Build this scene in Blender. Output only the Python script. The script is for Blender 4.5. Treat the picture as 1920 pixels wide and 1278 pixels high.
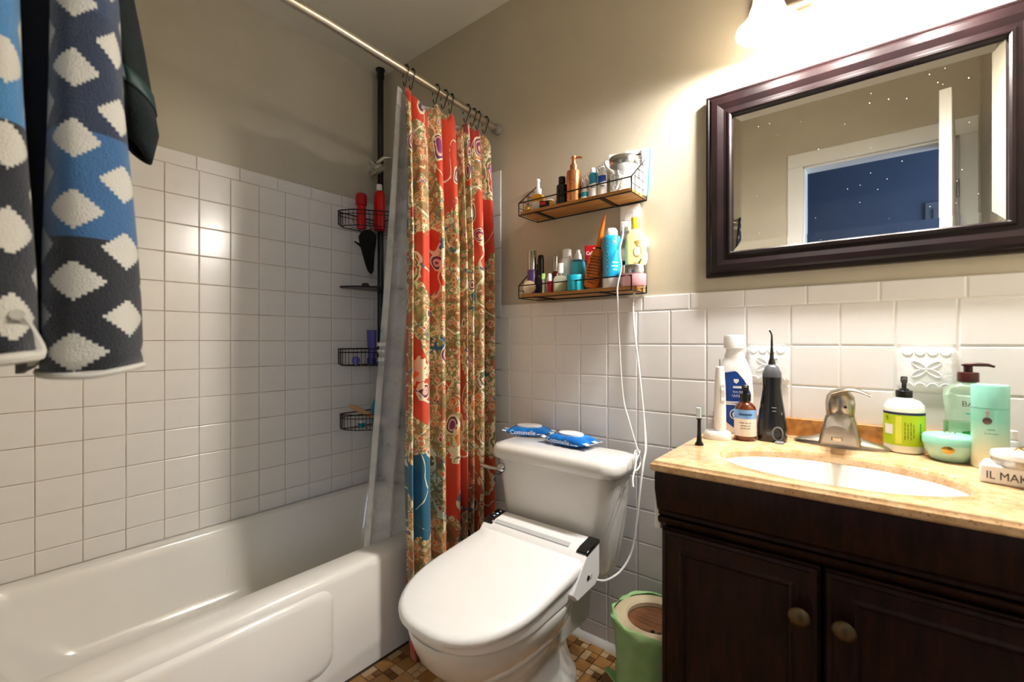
import bpy, math, random
from mathutils import Vector, Matrix
for o in list(bpy.data.objects): bpy.data.objects.remove(o)
random.seed(7)
PI = math.pi; R = math.radians
S = bpy.context.scene; COL = S.collection
# ------------------------------------------------------------------ camera, world, exposure
CAM = (2.035, -1.4424, 1.075); YAW = R(38.603); FPX = 846.0
cd = bpy.data.cameras.new('camera'); cam = bpy.data.objects.new('camera', cd); COL.objects.link(cam)
cam.location = CAM; cam.rotation_euler = (R(90), 0, YAW)
cd.sensor_width = 36.0; cd.lens = FPX/1920*36.0; cd.clip_start = .02; cd.shift_y = -.0005
cd.dof.use_dof = True; cd.dof.focus_distance = 1.7; cd.dof.aperture_fstop = 3.2
S.camera = cam
w = bpy.data.worlds.new('world'); S.world = w; w.use_nodes = True
w.node_tree.nodes['Background'].inputs[0].default_value = (.55, .68, 1, 1)
w.node_tree.nodes['Background'].inputs[1].default_value = .05
S.view_settings.view_transform = 'Standard'; S.view_settings.look = 'None'
S.view_settings.exposure = 0.38; S.view_settings.gamma = 1.0; S.view_settings.use_curve_mapping = False
def area(name, loc, rot, size, power, col):
    l = bpy.data.lights.new(name, 'AREA'); l.shape = 'RECTANGLE'; l.size, l.size_y = size; l.energy = power; l.color = col
    o = bpy.data.objects.new(name, l); COL.objects.link(o); o.location = loc; o.rotation_euler = rot; return o
# daylight that reaches the hall from its window (hall beyond the doorway behind the camera)
area('hall_window_light', (3.52, -2.17, 1.5), (0, R(90), 0), (1.3, .9), 40, (.58, .74, 1.0))

# pixel helpers (photo pixel -> real position on a known plane)
cs, sn = math.cos(YAW), math.sin(YAW)
def ray(px, py): t = (px-960)/FPX; return (cs*t-sn, sn*t+cs, (638-py)/FPX)
def on_y(px, py, Y): r = ray(px, py); k = (Y-CAM[1])/r[1]; return Vector((CAM[0]+k*r[0], Y, CAM[2]+k*r[2]))
def on_z(px, py, Z): r = ray(px, py); k = (Z-CAM[2])/r[2]; return Vector((CAM[0]+k*r[0], CAM[1]+k*r[1], Z))

# ------------------------------------------------------------------ materials
def lin(h):
    h = h.lstrip('#'); v = [int(h[i:i+2], 16)/255 for i in (0, 2, 4)]
    return tuple(((c+.055)/1.055)**2.4 if c > .04045 else c/12.92 for c in v)
MATS = {}
def mat(name, col, rough=.5, metal=0, trans=0, noise=None, bump=None, coat=0, sub=0, emit=None, alpha=1, ior=1.45, stretch=(1, 1, 1)):
    if name in MATS: return MATS[name]
    c = lin(col) if isinstance(col, str) else col
    m = bpy.data.materials.new(name); m.use_nodes = True; nt = m.node_tree; b = nt.nodes['Principled BSDF']
    b.inputs['Base Color'].default_value = (*c, 1); b.inputs['Roughness'].default_value = rough
    b.inputs['Metallic'].default_value = metal; b.inputs['Transmission Weight'].default_value = trans
    b.inputs['Coat Weight'].default_value = coat; b.inputs['IOR'].default_value = ior; b.inputs['Alpha'].default_value = alpha
    if sub: b.inputs['Subsurface Weight'].default_value = sub; b.inputs['Subsurface Radius'].default_value = (.01, .01, .01)
    if emit: b.inputs['Emission Color'].default_value = (*lin(emit[0]), 1); b.inputs['Emission Strength'].default_value = emit[1]
    N = nt.nodes; L = nt.links
    tc = N.new('ShaderNodeTexCoord'); mp = N.new('ShaderNodeMapping'); mp.inputs['Scale'].default_value = stretch
    L.new(tc.outputs['Object'], mp.inputs['Vector'])
    if noise is None: noise = (30, .06, None)
    sc, amt, col2 = noise
    tn = N.new('ShaderNodeTexNoise'); tn.inputs['Scale'].default_value = sc; tn.inputs['Detail'].default_value = 4
    L.new(mp.outputs[0], tn.inputs['Vector'])
    mx = N.new('ShaderNodeMix'); mx.data_type = 'RGBA'
    c2 = lin(col2) if col2 else tuple(v*(1-amt) for v in c)
    mx.inputs['A'].default_value = (*c, 1); mx.inputs['B'].default_value = (*c2, 1)
    rp = N.new('ShaderNodeMapRange'); rp.inputs['From Min'].default_value = .35; rp.inputs['From Max'].default_value = .65
    L.new(tn.outputs['Fac'], rp.inputs['Value']); L.new(rp.outputs[0], mx.inputs['Factor'])
    L.new(mx.outputs['Result'], b.inputs['Base Color'])
    if bump:
        bn = N.new('ShaderNodeTexNoise'); bn.inputs['Scale'].default_value = bump[0]; bn.inputs['Detail'].default_value = 3
        L.new(mp.outputs[0], bn.inputs['Vector'])
        bp = N.new('ShaderNodeBump'); bp.inputs['Strength'].default_value = bump[1]; bp.inputs['Distance'].default_value = .002
        L.new(bn.outputs['Fac'], bp.inputs['Height']); L.new(bp.outputs[0], b.inputs['Normal'])
    MATS[name] = m; return m
PAINT = mat('greige_paint', 'c0b8a5', .55, noise=(6, .05, None), bump=(140, .12))
CEIL = mat('ceiling_paint', 'dedad0', .7, noise=(5, .04, None))
TILE = mat('white_glazed_tile', 'e9e4dd', .22, noise=(9, .05, None))
TILE2 = mat('white_glazed_wainscot_tile', 'e4e3e4', .2, noise=(9, .04, None))
GROUT_T = mat('stained_tan_grout', 'cdb998', .9, noise=(11, .3, '94795a'))
GROUT_W = mat('white_grout', 'f4f2ee', .9, noise=(14, .05, None))
TUB = mat('enamel', 'ece8e0', .12, noise=(5, .03, None), coat=.5)
PORC = mat('porcelain', 'e2e0dc', .1, noise=(5, .02, None), coat=.4)
PLW = mat('white_plastic', 'f0f0f0', .28, noise=(8, .02, None))
PLG = mat('grey_plastic', 'c3c5c7', .4)
BLK = mat('black_plastic', '0c0c0d', .3)
BLKM = mat('black_wire', '0d0d0d', .4, metal=.3)
CHROME = mat('chrome', 'c9c9c9', .12, metal=1)
NICKEL = mat('brushed_nickel', 'b4aa9b', .28, metal=1, noise=(60, .12, None), stretch=(1, 1, 6))
SATIN = mat('satin_rod', 'c9c0b0', .3, metal=1)
WHITE = mat('white_print', 'f2f2f2', .5)
INK = mat('black_print', '151515', .5)
GOLD = mat('gold', 'c79a45', .25, metal=1)
SILV = mat('silver', 'bdbdbd', .2, metal=1)
TRIMW = mat('white_trim_paint', 'e6e6e2', .35, noise=(8, .03, None))
WOOD = mat('shelf_wood', 'c08a4c', .55, noise=(14, .3, 'a06c34'), stretch=(1, 8, 8))
ESP = mat('espresso_wood', '2a120b', .42, noise=(10, .4, '180906'), stretch=(8, 8, 1))
FRAME = mat('mirror_frame_lacquer', '110a0b', .3, noise=(12, .3, '1a0f10'))
for m_ in (ESP, FRAME): m_.node_tree.nodes['Principled BSDF'].inputs['Specular IOR Level'].default_value = .25
# ------------------------------------------------------------------ mesh helpers
class MB:
    def __init__(s): s.v = []; s.f = []; s.uv = None
    def add(s, vs, fs):
        n = len(s.v); s.v += [tuple(p) for p in vs]; s.f += [tuple(i+n for i in f) for f in fs]; return s
    def box(s, c, d, rz=0, rx=0, ry=0):
        M = Matrix.Rotation(rz, 3, 'Z') @ Matrix.Rotation(ry, 3, 'Y') @ Matrix.Rotation(rx, 3, 'X'); c = Vector(c)
        vs = [c + M @ Vector((x*d[0]/2, y*d[1]/2, z*d[2]/2)) for x in (-1, 1) for y in (-1, 1) for z in (-1, 1)]
        return s.add(vs, [(0, 1, 3, 2), (4, 6, 7, 5), (0, 4, 5, 1), (2, 3, 7, 6), (0, 2, 6, 4), (1, 5, 7, 3)])
    def bounds(s, a, b): return s.box([(a[i]+b[i])/2 for i in range(3)], [abs(b[i]-a[i]) for i in range(3)])
    def rings(s, rs, cap0=True, cap1=True, closed=True):
        n = len(rs[0]); b = len(s.v); s.v += [tuple(p) for r in rs for p in r]
        for i in range(len(rs)-1):
            for j in range(n if closed else n-1):
                k = (j+1) % n; s.f.append((b+i*n+j, b+i*n+k, b+(i+1)*n+k, b+(i+1)*n+j))
        if cap0: s.f.append(tuple(b+j for j in reversed(range(n))))
        if cap1: s.f.append(tuple(b+(len(rs)-1)*n+j for j in range(n)))
        return s
    def lathe(s, prof, c=(0, 0, 0), n=24, sx=1, sy=1, M=None, cap=True):
        c = Vector(c); rs = []
        for r, z in prof:
            ring = [Vector((max(r, 1e-5)*math.cos(2*PI*j/n)*sx, max(r, 1e-5)*math.sin(2*PI*j/n)*sy, z)) for j in range(n)]
            rs.append([c + (M @ p if M else p) for p in ring])
        return s.rings(rs, cap, cap)
    def tube(s, pts, r, n=8, closed=False):
        pts = [Vector(p) for p in pts]; rs = []; m = len(pts); up = None
        for i, p in enumerate(pts):
            a = pts[(i-1) % m] if (closed or i > 0) else p; b = pts[(i+1) % m] if (closed or i < m-1) else p
            t = (b-a).normalized()
            if up is None:
                up = Vector((0, 0, 1)) if abs(t.z) < .9 else Vector((1, 0, 0))
            x = t.cross(up).normalized(); up = x.cross(t).normalized()
            rr = r[i] if isinstance(r, (list, tuple)) else r
            rs.append([p + x*rr*math.cos(2*PI*j/n) + up*rr*math.sin(2*PI*j/n) for j in range(n)])
        if closed: rs.append(rs[0]); return s.rings(rs, False, False)
        return s.rings(rs)
    def prism(s, poly, axis, a, b):
        def P(p, t): return {'x': (t, p[0], p[1]), 'y': (p[0], t, p[1]), 'z': (p[0], p[1], t)}[axis]
        return s.rings([[P(p, a) for p in poly], [P(p, b) for p in poly]])
    def build(s, name, m, parent=None, bevel=0, smooth=True, ang=40, sub=0, solid=0, fix=True, seg=2):
        me = bpy.data.meshes.new(name); me.from_pydata(s.v, [], s.f)
        if fix:
            import bmesh
            bm = bmesh.new(); bm.from_mesh(me); bmesh.ops.recalc_face_normals(bm, faces=bm.faces); bm.to_mesh(me); bm.free()
        if smooth:
            for p in me.polygons: p.use_smooth = True
            me.set_sharp_from_angle(angle=R(ang))
        me.materials.append(m); o = bpy.data.objects.new(name, me); COL.objects.link(o); o.parent = parent
        if solid: md = o.modifiers.new('s', 'SOLIDIFY'); md.thickness = solid; md.offset = 0
        if bevel: md = o.modifiers.new('b', 'BEVEL'); md.width = bevel; md.segments = seg; md.limit_method = 'ANGLE'
        if sub: md = o.modifiers.new('u', 'SUBSURF'); md.levels = sub; md.render_levels = sub
        return o
def tag(o, label=None, cat=None, group=None, kind=None):
    if label: o['label'] = label
    if cat: o['category'] = cat
    if group: o['group'] = group
    if kind: o['kind'] = kind
    return o
def thing(name, label, cat, loc=(0, 0, 0), rz=0, group=None, rx=0, ry=0):
    o = bpy.data.objects.new(name, None); COL.objects.link(o); o.empty_display_size = .02
    o.location = loc; o.rotation_euler = (rx, ry, rz); return tag(o, label, cat, group)
def struct(o): o['kind'] = 'structure'; return o
def rrect(x0, x1, y0, y1, r, z, n=6):
    out = []
    for cx, cy, a0 in ((x1-r, y1-r, 0), (x0+r, y1-r, 90), (x0+r, y0+r, 180), (x1-r, y0+r, 270)):
        for k in range(n+1):
            a = R(a0+90*k/n); out.append((cx+r*math.cos(a), cy+r*math.sin(a), z))
    return out
def text(parent, s, size, pos, m, name='lettering', bend=0, rz=0, rx=R(90), roll=0, align='CENTER', sx=1, bold=0):
    cu = bpy.data.curves.new('t', 'FONT'); cu.body = s; cu.size = size; cu.align_x = align; cu.align_y = 'CENTER'; cu.resolution_u = 3; cu.offset = bold
    o = bpy.data.objects.new('t', cu); COL.objects.link(o); bpy.context.view_layer.update()
    me = bpy.data.meshes.new_from_object(o.evaluated_get(bpy.context.evaluated_depsgraph_get()))
    bpy.data.objects.remove(o); bpy.data.curves.remove(cu); me.name = name
    if roll:
        for v in me.vertices: v.co.x, v.co.y = v.co.x*math.cos(roll)-v.co.y*math.sin(roll), v.co.x*math.sin(roll)+v.co.y*math.cos(roll)
    for v in me.vertices:
        v.co.x *= sx
        if bend: a = v.co.x/bend; v.co.x = bend*math.sin(a); v.co.z = bend*(math.cos(a)-1)
    me.materials.append(m); t = bpy.data.objects.new(name, me); COL.objects.link(t); t.parent = parent
    t.location = pos; t.rotation_euler = (rx, 0, rz); return t
def marks(parent, words, size, pos, m, bend=0, rz=0, roll=0):
    # print too small to read in the photo: plain strokes, one per word, no letters
    tot = sum(words)+len(words)-1; cw = size*.5; x = -tot*cw/2; mb = MB()
    for n in words:
        k = max(2, n)
        for i in range(k):
            a, b_ = x+n*cw*i/k, x+n*cw*(i+1)/k; mb.add([(a, -size*.22, 0), (b_, -size*.22, 0), (b_, size*.22, 0), (a, size*.22, 0)], [(0, 1, 2, 3)])
        x += (n+1)*cw
    vs = []
    for vx, vy, vz in mb.v:
        if roll: vx, vy = vx*math.cos(roll)-vy*math.sin(roll), vx*math.sin(roll)+vy*math.cos(roll)
        if bend: a = vx/bend; vx, vz = bend*math.sin(a), bend*(math.cos(a)-1)
        vs.append((vx, vy, vz))
    mb.v = vs; o = mb.build('fine_print', m, parent, smooth=False, fix=False); o.location = pos; o.rotation_euler = (R(90), 0, rz); return o
def copy_obj(o, parent=None, loc=None):
    c = o.copy(); COL.objects.link(c); c.parent = parent
    if loc is not None: c.location = loc
    return c
# ------------------------------------------------------------------ room shell
W, D, H = 2.42, 1.524, 2.475
DX0, DX1, DH = 1.738, 2.35, 2.025
floor = struct(MB().bounds((-.1, -D-.1, -.06), (W+.1, .1, -.006)).build('floor', mat('floor_grout', '5a4a38', .9), smooth=False))
ceiling = struct(MB().bounds((-.1, -D-.1, H), (W+.1, .1, H+.1)).build('ceiling', CEIL, smooth=False))
wl = struct(MB().bounds((-.1, -D-.1, 0), (-.003, .1, H)).build('wall_left', PAINT, smooth=False))
wb = struct(MB().bounds((-.003, .003, 0), (W, .1, H)).build('wall_back', PAINT, smooth=False))
wr = struct(MB().bounds((W, -D-.1, 0), (W+.1, .1, H)).build('wall_right', PAINT, smooth=False))
wf = struct(MB().bounds((-.003, -D-.1, 0), (DX0, -D, H)).bounds((DX0, -D-.1, DH), (DX1, -D, H)).bounds((DX1, -D-.1, 0), (W, -D, H)).build('wall_front', PAINT, smooth=False))
# soft ceiling cove line above tub is plain; grout beds
P = .1095
def bed(name, m, parent, a, b): return MB().bounds(a, b).build(name, m, parent, smooth=False)
bed('grout', GROUT_T, wl, (-.003, -D, .33), (.0005, 0, 1.783))
bed('grout', GROUT_T, wb, (0, -.0005, .33), (.824, .003, 1.783))
bed('grout', GROUT_W, wb, (.824, -.0005, 0), (W, .003, 1.221))
def tile_mesh(w, h, t=.0028, e=.0014, name='tile'):
    a, b = w/2, h/2; i = .0028
    mb = MB().rings([[(-a, 0, -b), (a, 0, -b), (a, 0, b), (-a, 0, b)], [(-a, -t+e, -b), (a, -t+e, -b), (a, -t+e, b), (-a, -t+e, b)],
                     [(-a+.0012, -t+.0006, -b+.0012), (a-.0012, -t+.0006, -b+.0012), (a-.0012, -t+.0006, b-.0012), (-a+.0012, -t+.0006, b-.0012)],
                     [(-a+i, -t, -b+i), (a-i, -t, -b+i), (a-i, -t, b-i), (-a+i, -t, b-i)]], False, True)
    return mb
TM = {}
def put_tile(parent, m, x, y, z, w, h, left=False, name='tile'):
    if m is TILE2: w, h = w-.0008, h-.0008
    else: w, h = w+.0008, h+.0008
    key = (round(w, 4), round(h, 4), m.name)
    if key not in TM:
        o = tile_mesh(w, h).build(name, m, parent, smooth=False)
        TM[key] = o.data
    else:
        o = bpy.data.objects.new(name, TM[key]); COL.objects.link(o); o.parent = parent
    o.location = (x, y, z)
    if left: o.rotation_euler = (0, 0, R(90))
    # tiny unevenness so reflections break from tile to tile
    o.rotation_euler.x += random.gauss(0, .0009); o.rotation_euler[2] += random.gauss(0, .0009)
    return o
J = .0026
def rows(z_top, z_bot):
    out = []; z = z_top
    while z > z_bot+.012:
        lo = max(z-P, z_bot); out.append((lo, z)); z -= P
    return out
def cols(first, a, b):
    xs = [a]; x = first
    while x < a+.012: x += P
    while x < b-.012: xs.append(x); x += P
    xs.append(b); return list(zip(xs[:-1], xs[1:]))
# left wall (tub surround)
for y0, y1 in cols(.0677, 0, D):
    for z0, z1 in rows(1.731, .345): put_tile(wl, TILE, .0005, -(y0+y1)/2, (z0+z1)/2, y1-y0-J, z1-z0-J, True)
y = .08
ys = [0]+[.08+.1525*k for k in range(10)]+[D]
for y0, y1 in zip(ys[:-1], ys[1:]): put_tile(wl, TILE, .0005, -(y0+y1)/2, 1.758, y1-y0-J, .052, True, 'bullnose_tile')
# back wall: tub surround part, wainscot part
for x0, x1 in cols(.765-6*P, 0, .774):
    for z0, z1 in rows(1.719, .345): put_tile(wb, TILE, (x0+x1)/2, -.0005, (z0+z1)/2, x1-x0-J, z1-z0-J)
xs = [0]+[.06+.1525*k for k in range(5)]+[.827]
for x0, x1 in zip(xs[:-1], xs[1:]): put_tile(wb, TILE, (x0+x1)/2, -.0005, 1.752, x1-x0-J, .064, False, 'bullnose_tile')
for k in range(4): put_tile(wb, TILE2, .8005, -.0005, 1.172+.0365+.1365*k+.018+.03, .051, .135, False, 'bullnose_tile')
for x0, x1 in cols(.765, .774, W-.001):
    for z0, z1 in rows(1.172, 0):
        if (x0 > 1.68 and x1 < 2.27 and z1 < .8): continue
        k = round((x0-.765)/P); r = round((1.172-z1)/P)
        if r == 1 and k in (9, 12): continue
        put_tile(wb, TILE2, (x0+x1)/2, -.0005, (z0+z1)/2, x1-x0-J, z1-z0-J)
xs = [.774, .83]+[.83+.1525*k for k in range(1, 11)]+[W]
for x0, x1 in zip(xs[:-1], xs[1:]): put_tile(wb, TILE2, (x0+x1)/2, -.0005, 1.1975, x1-x0-J, .0485, False, 'bullnose_tile')
# two embossed flower tiles
for k in (9, 12):
    cx = .765+P*(k+.5); cz = 1.172-1.5*P
    base = MB().rings([rrect(-.052+i, .052-i, -.052+i, .052-i, .012, z) for i, z in ((0, 0), (0, .005), (.003, .009), (.009, .0105))])
    base.v = [(cx+x, -z, cz+yy) for x, yy, z in base.v]
    et = base.build('embossed_tile', mat('embossed_tile_glaze', 'e9edef', .3, bump=(160, .3)), wb); et['label'] = 'embossed white flower tile'
    fl = MB()
    for q in range(4):
        a = R(45+90*q)*1; ca, sa = math.cos(a)*1.15, math.sin(a)*.8
        n = 16
        pts = []
        for j in range(n):
            t = 2*PI*j/n; u = .016+.015*math.cos(t); v = .006*math.sin(t)
            pts.append((cx+u*ca-v*sa, -.0105, cz+u*sa+v*ca))
        fl.tube(pts, .0013, 6, True)
    for sgn in (-1, 1):
        for q in range(4):
            xx = -.033+.022*q
            fl.tube([(cx+xx+.009*math.cos(PI*j/6), -.0105, cz+sgn*(.041-.008*math.sin(PI*j/6))) for j in range(7)], .0011, 6)
    fl.build('flower_relief', MATS['embossed_tile_glaze'], et)
# floor mosaic: nearest visible tiles single, remainder one stuff part
FM = [mat('mosaic_tan', 'a3763f', .45, noise=(20, .2, None)), mat('mosaic_beige', 'c4a27a', .45, noise=(20, .15, None)), mat('mosaic_brown', '7a4c22', .45, noise=(20, .25, None)), mat('mosaic_sand', 'b58d5c', .45, noise=(20, .2, None))]
U = .0255
PAT = [(0, 0, 2, 2), (2, 0, 2, 1), (2, 1, 1, 1), (3, 1, 1, 1), (0, 2, 1, 2), (1, 2, 1, 1), (1, 3, 1, 1), (2, 2, 2, 2)]
rest = {i: MB() for i in range(4)}; fm = {}; cnt = 0
cells = []
for bi in range(-8, 20):
    for bj in range(0, 16):
        for (x, yy, ww, hh) in PAT:
            x0 = .745+(bi*4+x)*U; y0 = -(bj*4+yy)*U
            x1, y1 = x0+ww*U, y0-hh*U
            if x0 < .735 or x1 > W or y1 < -D: continue
            k = (0 if random.random() < .75 else 3) if ww*hh == 4 else ((1 if random.random() < .7 else 3) if ww*hh == 2 else random.choice((2, 2, 1, 0)))
            cx, cy = (x0+x1)/2, (y0+y1)/2
            vis = (cx < .93 and -.80 < cy < -.33) or (1.24 < cx < 1.46 and cy > -.2)
            cells.append((not vis, cx, cy, ww, hh, k))
cells.sort(key=lambda q: q[0])
for hid, cx, cy, ww, hh, k in cells:
    a, b = ww*U/2-.0011, hh*U/2-.0011
    if not hid and cnt < 295:
        key = (ww, hh, k); cnt += 1
        if key not in fm:
            o = MB().rings([[(-a, -b, -.006), (a, -b, -.006), (a, b, -.006), (-a, b, -.006)], [(-a, -b, -.001), (a, -b, -.001), (a, b, -.001), (-a, b, -.001)],
                            [(-a+.001, -b+.001, 0), (a-.001, -b+.001, 0), (a-.001, b-.001, 0), (-a+.001, b-.001, 0)]], False, True).build('mosaic_tile', FM[k], floor, smooth=False)
            fm[key] = o.data
        else:
            o = bpy.data.objects.new('mosaic_tile', fm[key]); COL.objects.link(o); o.parent = floor
        o.location = (cx, cy, 0)
    else:
        rest[k].add([(cx-a, cy-b, 0), (cx+a, cy-b, 0), (cx+a, cy+b, 0), (cx-a, cy+b, 0)], [(0, 1, 2, 3)])
for k in rest: rest[k].build('mosaic_field', FM[k], floor, smooth=False, fix=False)['kind'] = 'stuff'
struct(MB().prism([(-.0005, 0), (-.016, 0), (-.014, .01), (-.006, .02), (-.0005, .03)], 'x', .76, W).build('baseboard_back', TRIMW))
# door casing, open door, hall
cas = MB()
for x0, x1 in ((DX0-.072, DX0), (DX1, DX1+.062)): cas.bounds((x0, -D, 0), (x1, -D+.014, DH))
cas.bounds((DX0-.072, -D, DH), (DX1+.062, -D+.014, DH+.075))
cas.bounds((DX0, -D-.1, 0), (DX0+.012, -D, DH)).bounds((DX1-.012, -D-.1, 0), (DX1, -D, DH)).bounds((DX0, -D-.1, DH-.012), (DX1, -D, DH))
struct(cas.build('trim_1', TRIMW, bevel=.003, smooth=False))
door = struct(bpy.data.objects.new('door_1', None)); COL.objects.link(door)
dpiv = Vector((2.338, -D+.022, 0)); dang = R(7.0)
MB().box((dpiv.x-.0175*math.cos(dang)-.30*math.sin(dang), dpiv.y+.30*math.cos(dang)-.0175*math.sin(dang), 1.012), (.035, .60, 2.0), rz=dang).build('door_panel', TRIMW, door, bevel=.002)
for z in (.25, 1.0, 1.78):
    MB().lathe([(.006, -.04), (.006, .04)], (2.344, -D+.018, z), 10).build('hinge', SILV, door)
for z in (1.0,):
    MB().lathe([(.01, 0), (.01, .04), (.026, .045), (.028, .06), (.018, .075), (.001, .078)], (2.303-.066, -D+.56, z), 16, M=Matrix.Rotation(R(-90), 3, 'Y')).build('door_knob', SATIN, door)
HALLP = mat('hall_blue_grey_paint', '3f4d66', .6, noise=(4, .06, None))
struct(MB().bounds((.6, -2.75, -.06), (3.6, -D-.1, -.002)).build('floor_hall', mat('hall_floor_wood', '6b4a2f', .4, noise=(6, .3, None), stretch=(1, 10, 1)), smooth=False))
struct(MB().bounds((.6, -2.75, H), (3.6, -D-.1, H+.1)).build('ceiling_hall', CEIL, smooth=False))
hb = struct(MB().bounds((.6, -2.85, 0), (3.6, -2.75, H)).build('wall_hall_far', HALLP, smooth=False))
struct(MB().bounds((.5, -2.85, 0), (.6, -D-.1, H)).build('wall_hall_left', HALLP, smooth=False))
struct(MB().bounds((3.6, -2.85, 0), (3.7, -D-.1, H)).build('wall_hall_right', HALLP, smooth=False))
ep = thing('electrical_panel', 'grey metal breaker panel door seen dimly through the doorway in the mirror', 'panel', (2.485, -2.75, 1.76))
MB().bounds((-.17, 0, -.25), (.17, .012, .25)).build('cover', mat('panel_grey', '55606e', .5), ep, bevel=.003)
MB().bounds((-.13, .012, -.20), (.13, .02, .20)).build('hatch', MATS['panel_grey'], ep, bevel=.002)
MB().lathe([(.01, 0), (.01, .006)], (.09, .02, .12), 12, M=Matrix.Rotation(R(-90), 3, 'X')).build('latch', BLK, ep)

# ------------------------------------------------------------------ bathtub
tub = thing('bathtub', 'white enamel bathtub with panelled apron along the tiled wall', 'bathtub')
X0, X1, Y0, Y1 = .001, .735, -D+.001, -.001
def ins(d, z, r): return rrect(X0+d, X1-d, Y0+d, Y1-d, r, z)
def inn(d, z, r, e=0): return rrect(.055+d, .633-d, -1.43+d+e, -.085-d*1.4, r, z)
sh = MB().rings([ins(0, .0, .004), ins(0, .322, .006), ins(.002, .335, .01), ins(.008, .346, .014), ins(.018, .351, .02),
                 inn(-.012, .351, .11), inn(-.003, .347, .105), inn(.003, .337, .1), inn(.012, .30, .1), inn(.03, .2, .11, .03), inn(.045, .12, .12, .07), inn(.07, .08, .12, .1), inn(.12, .062, .1, .12), inn(.2, .058, .06, .12)], False, True)
sh.build('shell', TUB, tub, ang=60)
ap = MB(); 
def apr(d, x, r): return [(x, p[0], p[1]) for p in rrect(-1.47+d, -.70-d, .07+d, .315-d, r, 0)]
ap.rings([apr(-.004, .734, .05), apr(.0, .739, .05), apr(.008, .745, .045), apr(.02, .747, .04)], False, True)
ap.build('apron_panel', TUB, tub, ang=60)
dr = MB().lathe([(.001, .002), (.03, .002), (.034, 0)], (.34, -.32, .06), 20); dr.build('drain', CHROME, tub)

# ------------------------------------------------------------------ curtain rod, hooks, curtain, liner
def rodp(yv): t = -yv/D; return Vector((.815-.025*t, yv, 1.952+.045*min(1, t*1.9)**.8))
rod = thing('curtain_rod', 'satin metal shower curtain rod spanning above the bathtub', 'rod')
MB().tube([rodp(-.01-1.5*k/12) for k in range(13)], .0135, 14).build('tube', SATIN, rod)
for yv, d in ((-.0005, -1), (-D+.0005, 1)):
    MB().lathe([(.019, 0), (.021, .006), (.019, .028), (.015, .03)], rodp(yv), 18, M=Matrix.Rotation(R(90*(1 if d < 0 else -1)), 3, 'X')).build('end_cap', mat('grey_rubber', '8d8880', .6), rod)
HY = [-.478, -.452, -.345, -.305, -.272, -.19, -.155, -.128, -.085]
hk = None
order = ['nearest the camera beside the liner band', 'second from the camera', 'third from the camera', 'fourth from the camera', 'fifth, at the middle of the gathered curtain', 'fourth from the wall end', 'third from the wall end', 'second from the wall end', 'closest to the wall end of the rod']
for i, yv in enumerate(HY):
    h = thing('curtain_hook', 'black roller curtain hook on the rod, '+order[i], 'hook', rodp(yv), random.uniform(-.25, .25), 'curtain hooks on the rod')
    if hk is None:
        pts = [(-.017, 0, -.014)]+[(.0175*math.cos(R(a)), 0, .0175*math.sin(R(a))) for a in range(200, -60, -20)]+[(.004, 0, -.028), (.0, 0, -.042), (-.008, 0, -.048), (-.013, 0, -.042), (-.013, 0, -.034)]
        hk = [MB().tube(pts, .0016, 6).build('wire', BLKM, h)]
        tp = MB()
        for a in (60, 80, 100, 120): tp.lathe([(.001, -.004), (.0035, -.002), (.0035, .002), (.001, .004)], (.0178*math.cos(R(a)), 0, .0178*math.sin(R(a))), 8)
        hk.append(tp.build('roller_beads', BLK, h)); hk.append(MB().lathe([(.0005, -.003), (.003, 0), (.0005, .003)], (-.013, 0, -.033), 8).build('tip', BLK, h))
    else:
        for q in hk: copy_obj(q, h)
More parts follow.
